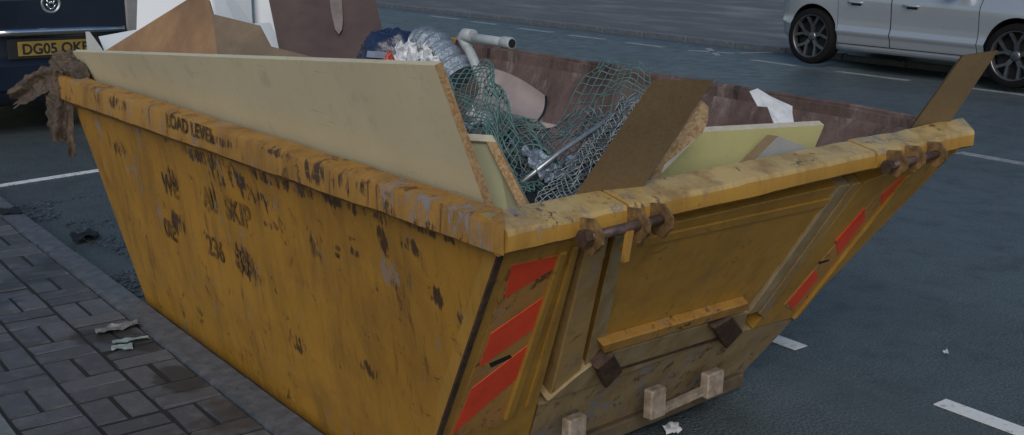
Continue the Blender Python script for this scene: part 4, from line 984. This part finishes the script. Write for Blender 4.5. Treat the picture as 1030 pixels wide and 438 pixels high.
for sd2 in (1, -1):
    for nm, y0, y1 in (('rear_door', .36, 1.10), ('front_door', 1.115, 2.16)):
        panel(car2, 'door_seam', y0-.008, y1+.008, .245, .955, sd2, .0015, M['blackplastic'], nv_, 20, 60); dr = panel(car2, nm, y0, y1, .255, .95, sd2, .005, M['navy'], nv_, 20, 60)
        hb_ = [car2.surf(y0+.15+.2*t_, car2.kz(y0+.2, .84), sd2, .01+.026*math.sin(t_*math.pi)) for t_ in np.linspace(0, 1, 9)]; MB().tube(hb_, .012, 8).build('handle', M['navy'], dr)
    kb = len(car2.sec(1.))-8
    panel(car2, 'side_window', -.35, .30, kb+.3, kb+3.5, sd2, .004, M['glass'], nv_, 10, 6, kabs=True); panel(car2, 'side_window', .36, 1.08, kb+.3, kb+3.6, sd2, .004, M['glass'], nv_, 10, 6, kabs=True); panel(car2, 'side_window', 1.14, 1.88, kb+.3, kb+3.5, sd2, .004, M['glass'], nv_, 10, 6, kabs=True)
    c = car2.surf(1.92, car2.kz(1.92, .95), sd2, .0)
    MB().box(c+Vector((sd2*.12, 0, .06)), (.20, .10, .14), bev=.035).build('mirror', M['navy'], nv_)
    b = MB().box((sd2*.655, -.808, .87), (.22, .03, .32), bev=.010); tlo = b.build('tail_light', M['taillight'], nv_)
    wheel(nv_, sd2*.785, 0, .33, sd2); wheel(nv_, sd2*.785, 2.62, .33, sd2)
cross_panel(car2, 'windscreen', 1.72, 2.55, -4, -1, M['glass'], nv_, .012); cross_panel(car2, 'rear_window', -.76, -.52, -4, -1, M['glass'], nv_, .012)
tg = MB().box((0, -.806, .885), (1.08, .014, .255), bev=.004).build('tailgate', M['navy'], nv_)
MB().tube([Vector((-.52, -.822, .782)), Vector((-.25, -.832, .787)), Vector((0, -.835, .788)), Vector((.25, -.832, .787)), Vector((.52, -.822, .782))], .028, 10).build('chrome_strip', M['chrome'], tg)
bp_ = MB().box((0, -.81, .46), (1.52, .05, .20), bev=.015).build('bumper', M['navy'], nv_)
MB().box((0, -.812, .665), (.66, .010, .15), bev=.004).build('plate_recess', M['blackplastic'], nv_)
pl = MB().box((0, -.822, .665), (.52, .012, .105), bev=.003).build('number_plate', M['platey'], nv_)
place_text('DG05 OKF', .105, Vector((0.005, -.8295, .665)), Vector((1, 0, 0)), Vector((0, 0, 1)), 'letter', M['black'], pl, .003, .47)
em = MB(); N = 32
rg_ = lambda r_, y: [Vector((r_*math.cos(2*math.pi*k/N), y, .985+r_*math.sin(2*math.pi*k/N))) for k in range(N)]
em.grid([rg_(.048, -.812), rg_(.062, -.822), rg_(.068, -.822), rg_(.072, -.812)], 0, True, True)
badge = em.build('badge', M['greychrome'], nv_)
MB().grid([rg_(.001, -.8165), rg_(.052, -.8165)], 0, False, True).build('badge_field', M['navy'], badge)
b = MB()
for a, c in (((-.030, .028), (-.012, -.004)), ((-.012, -.004), (.0, .020)), ((.0, .020), (.012, -.004)), ((.012, -.004), (.030, .028)), ((-.034, .0), (-.014, -.036)), ((.034, .0), (.014, -.036)), ((-.014, -.036), (.014, -.036))):
    b.tube([Vector((a[0], -.821, .985+a[1])), Vector((c[0], -.821, .985+c[1]))], .0065, 6)
b.build('badge_mark', M['chrome'], badge)
for o in bpy.data.objects:
    if 'local' in o: del o['local']
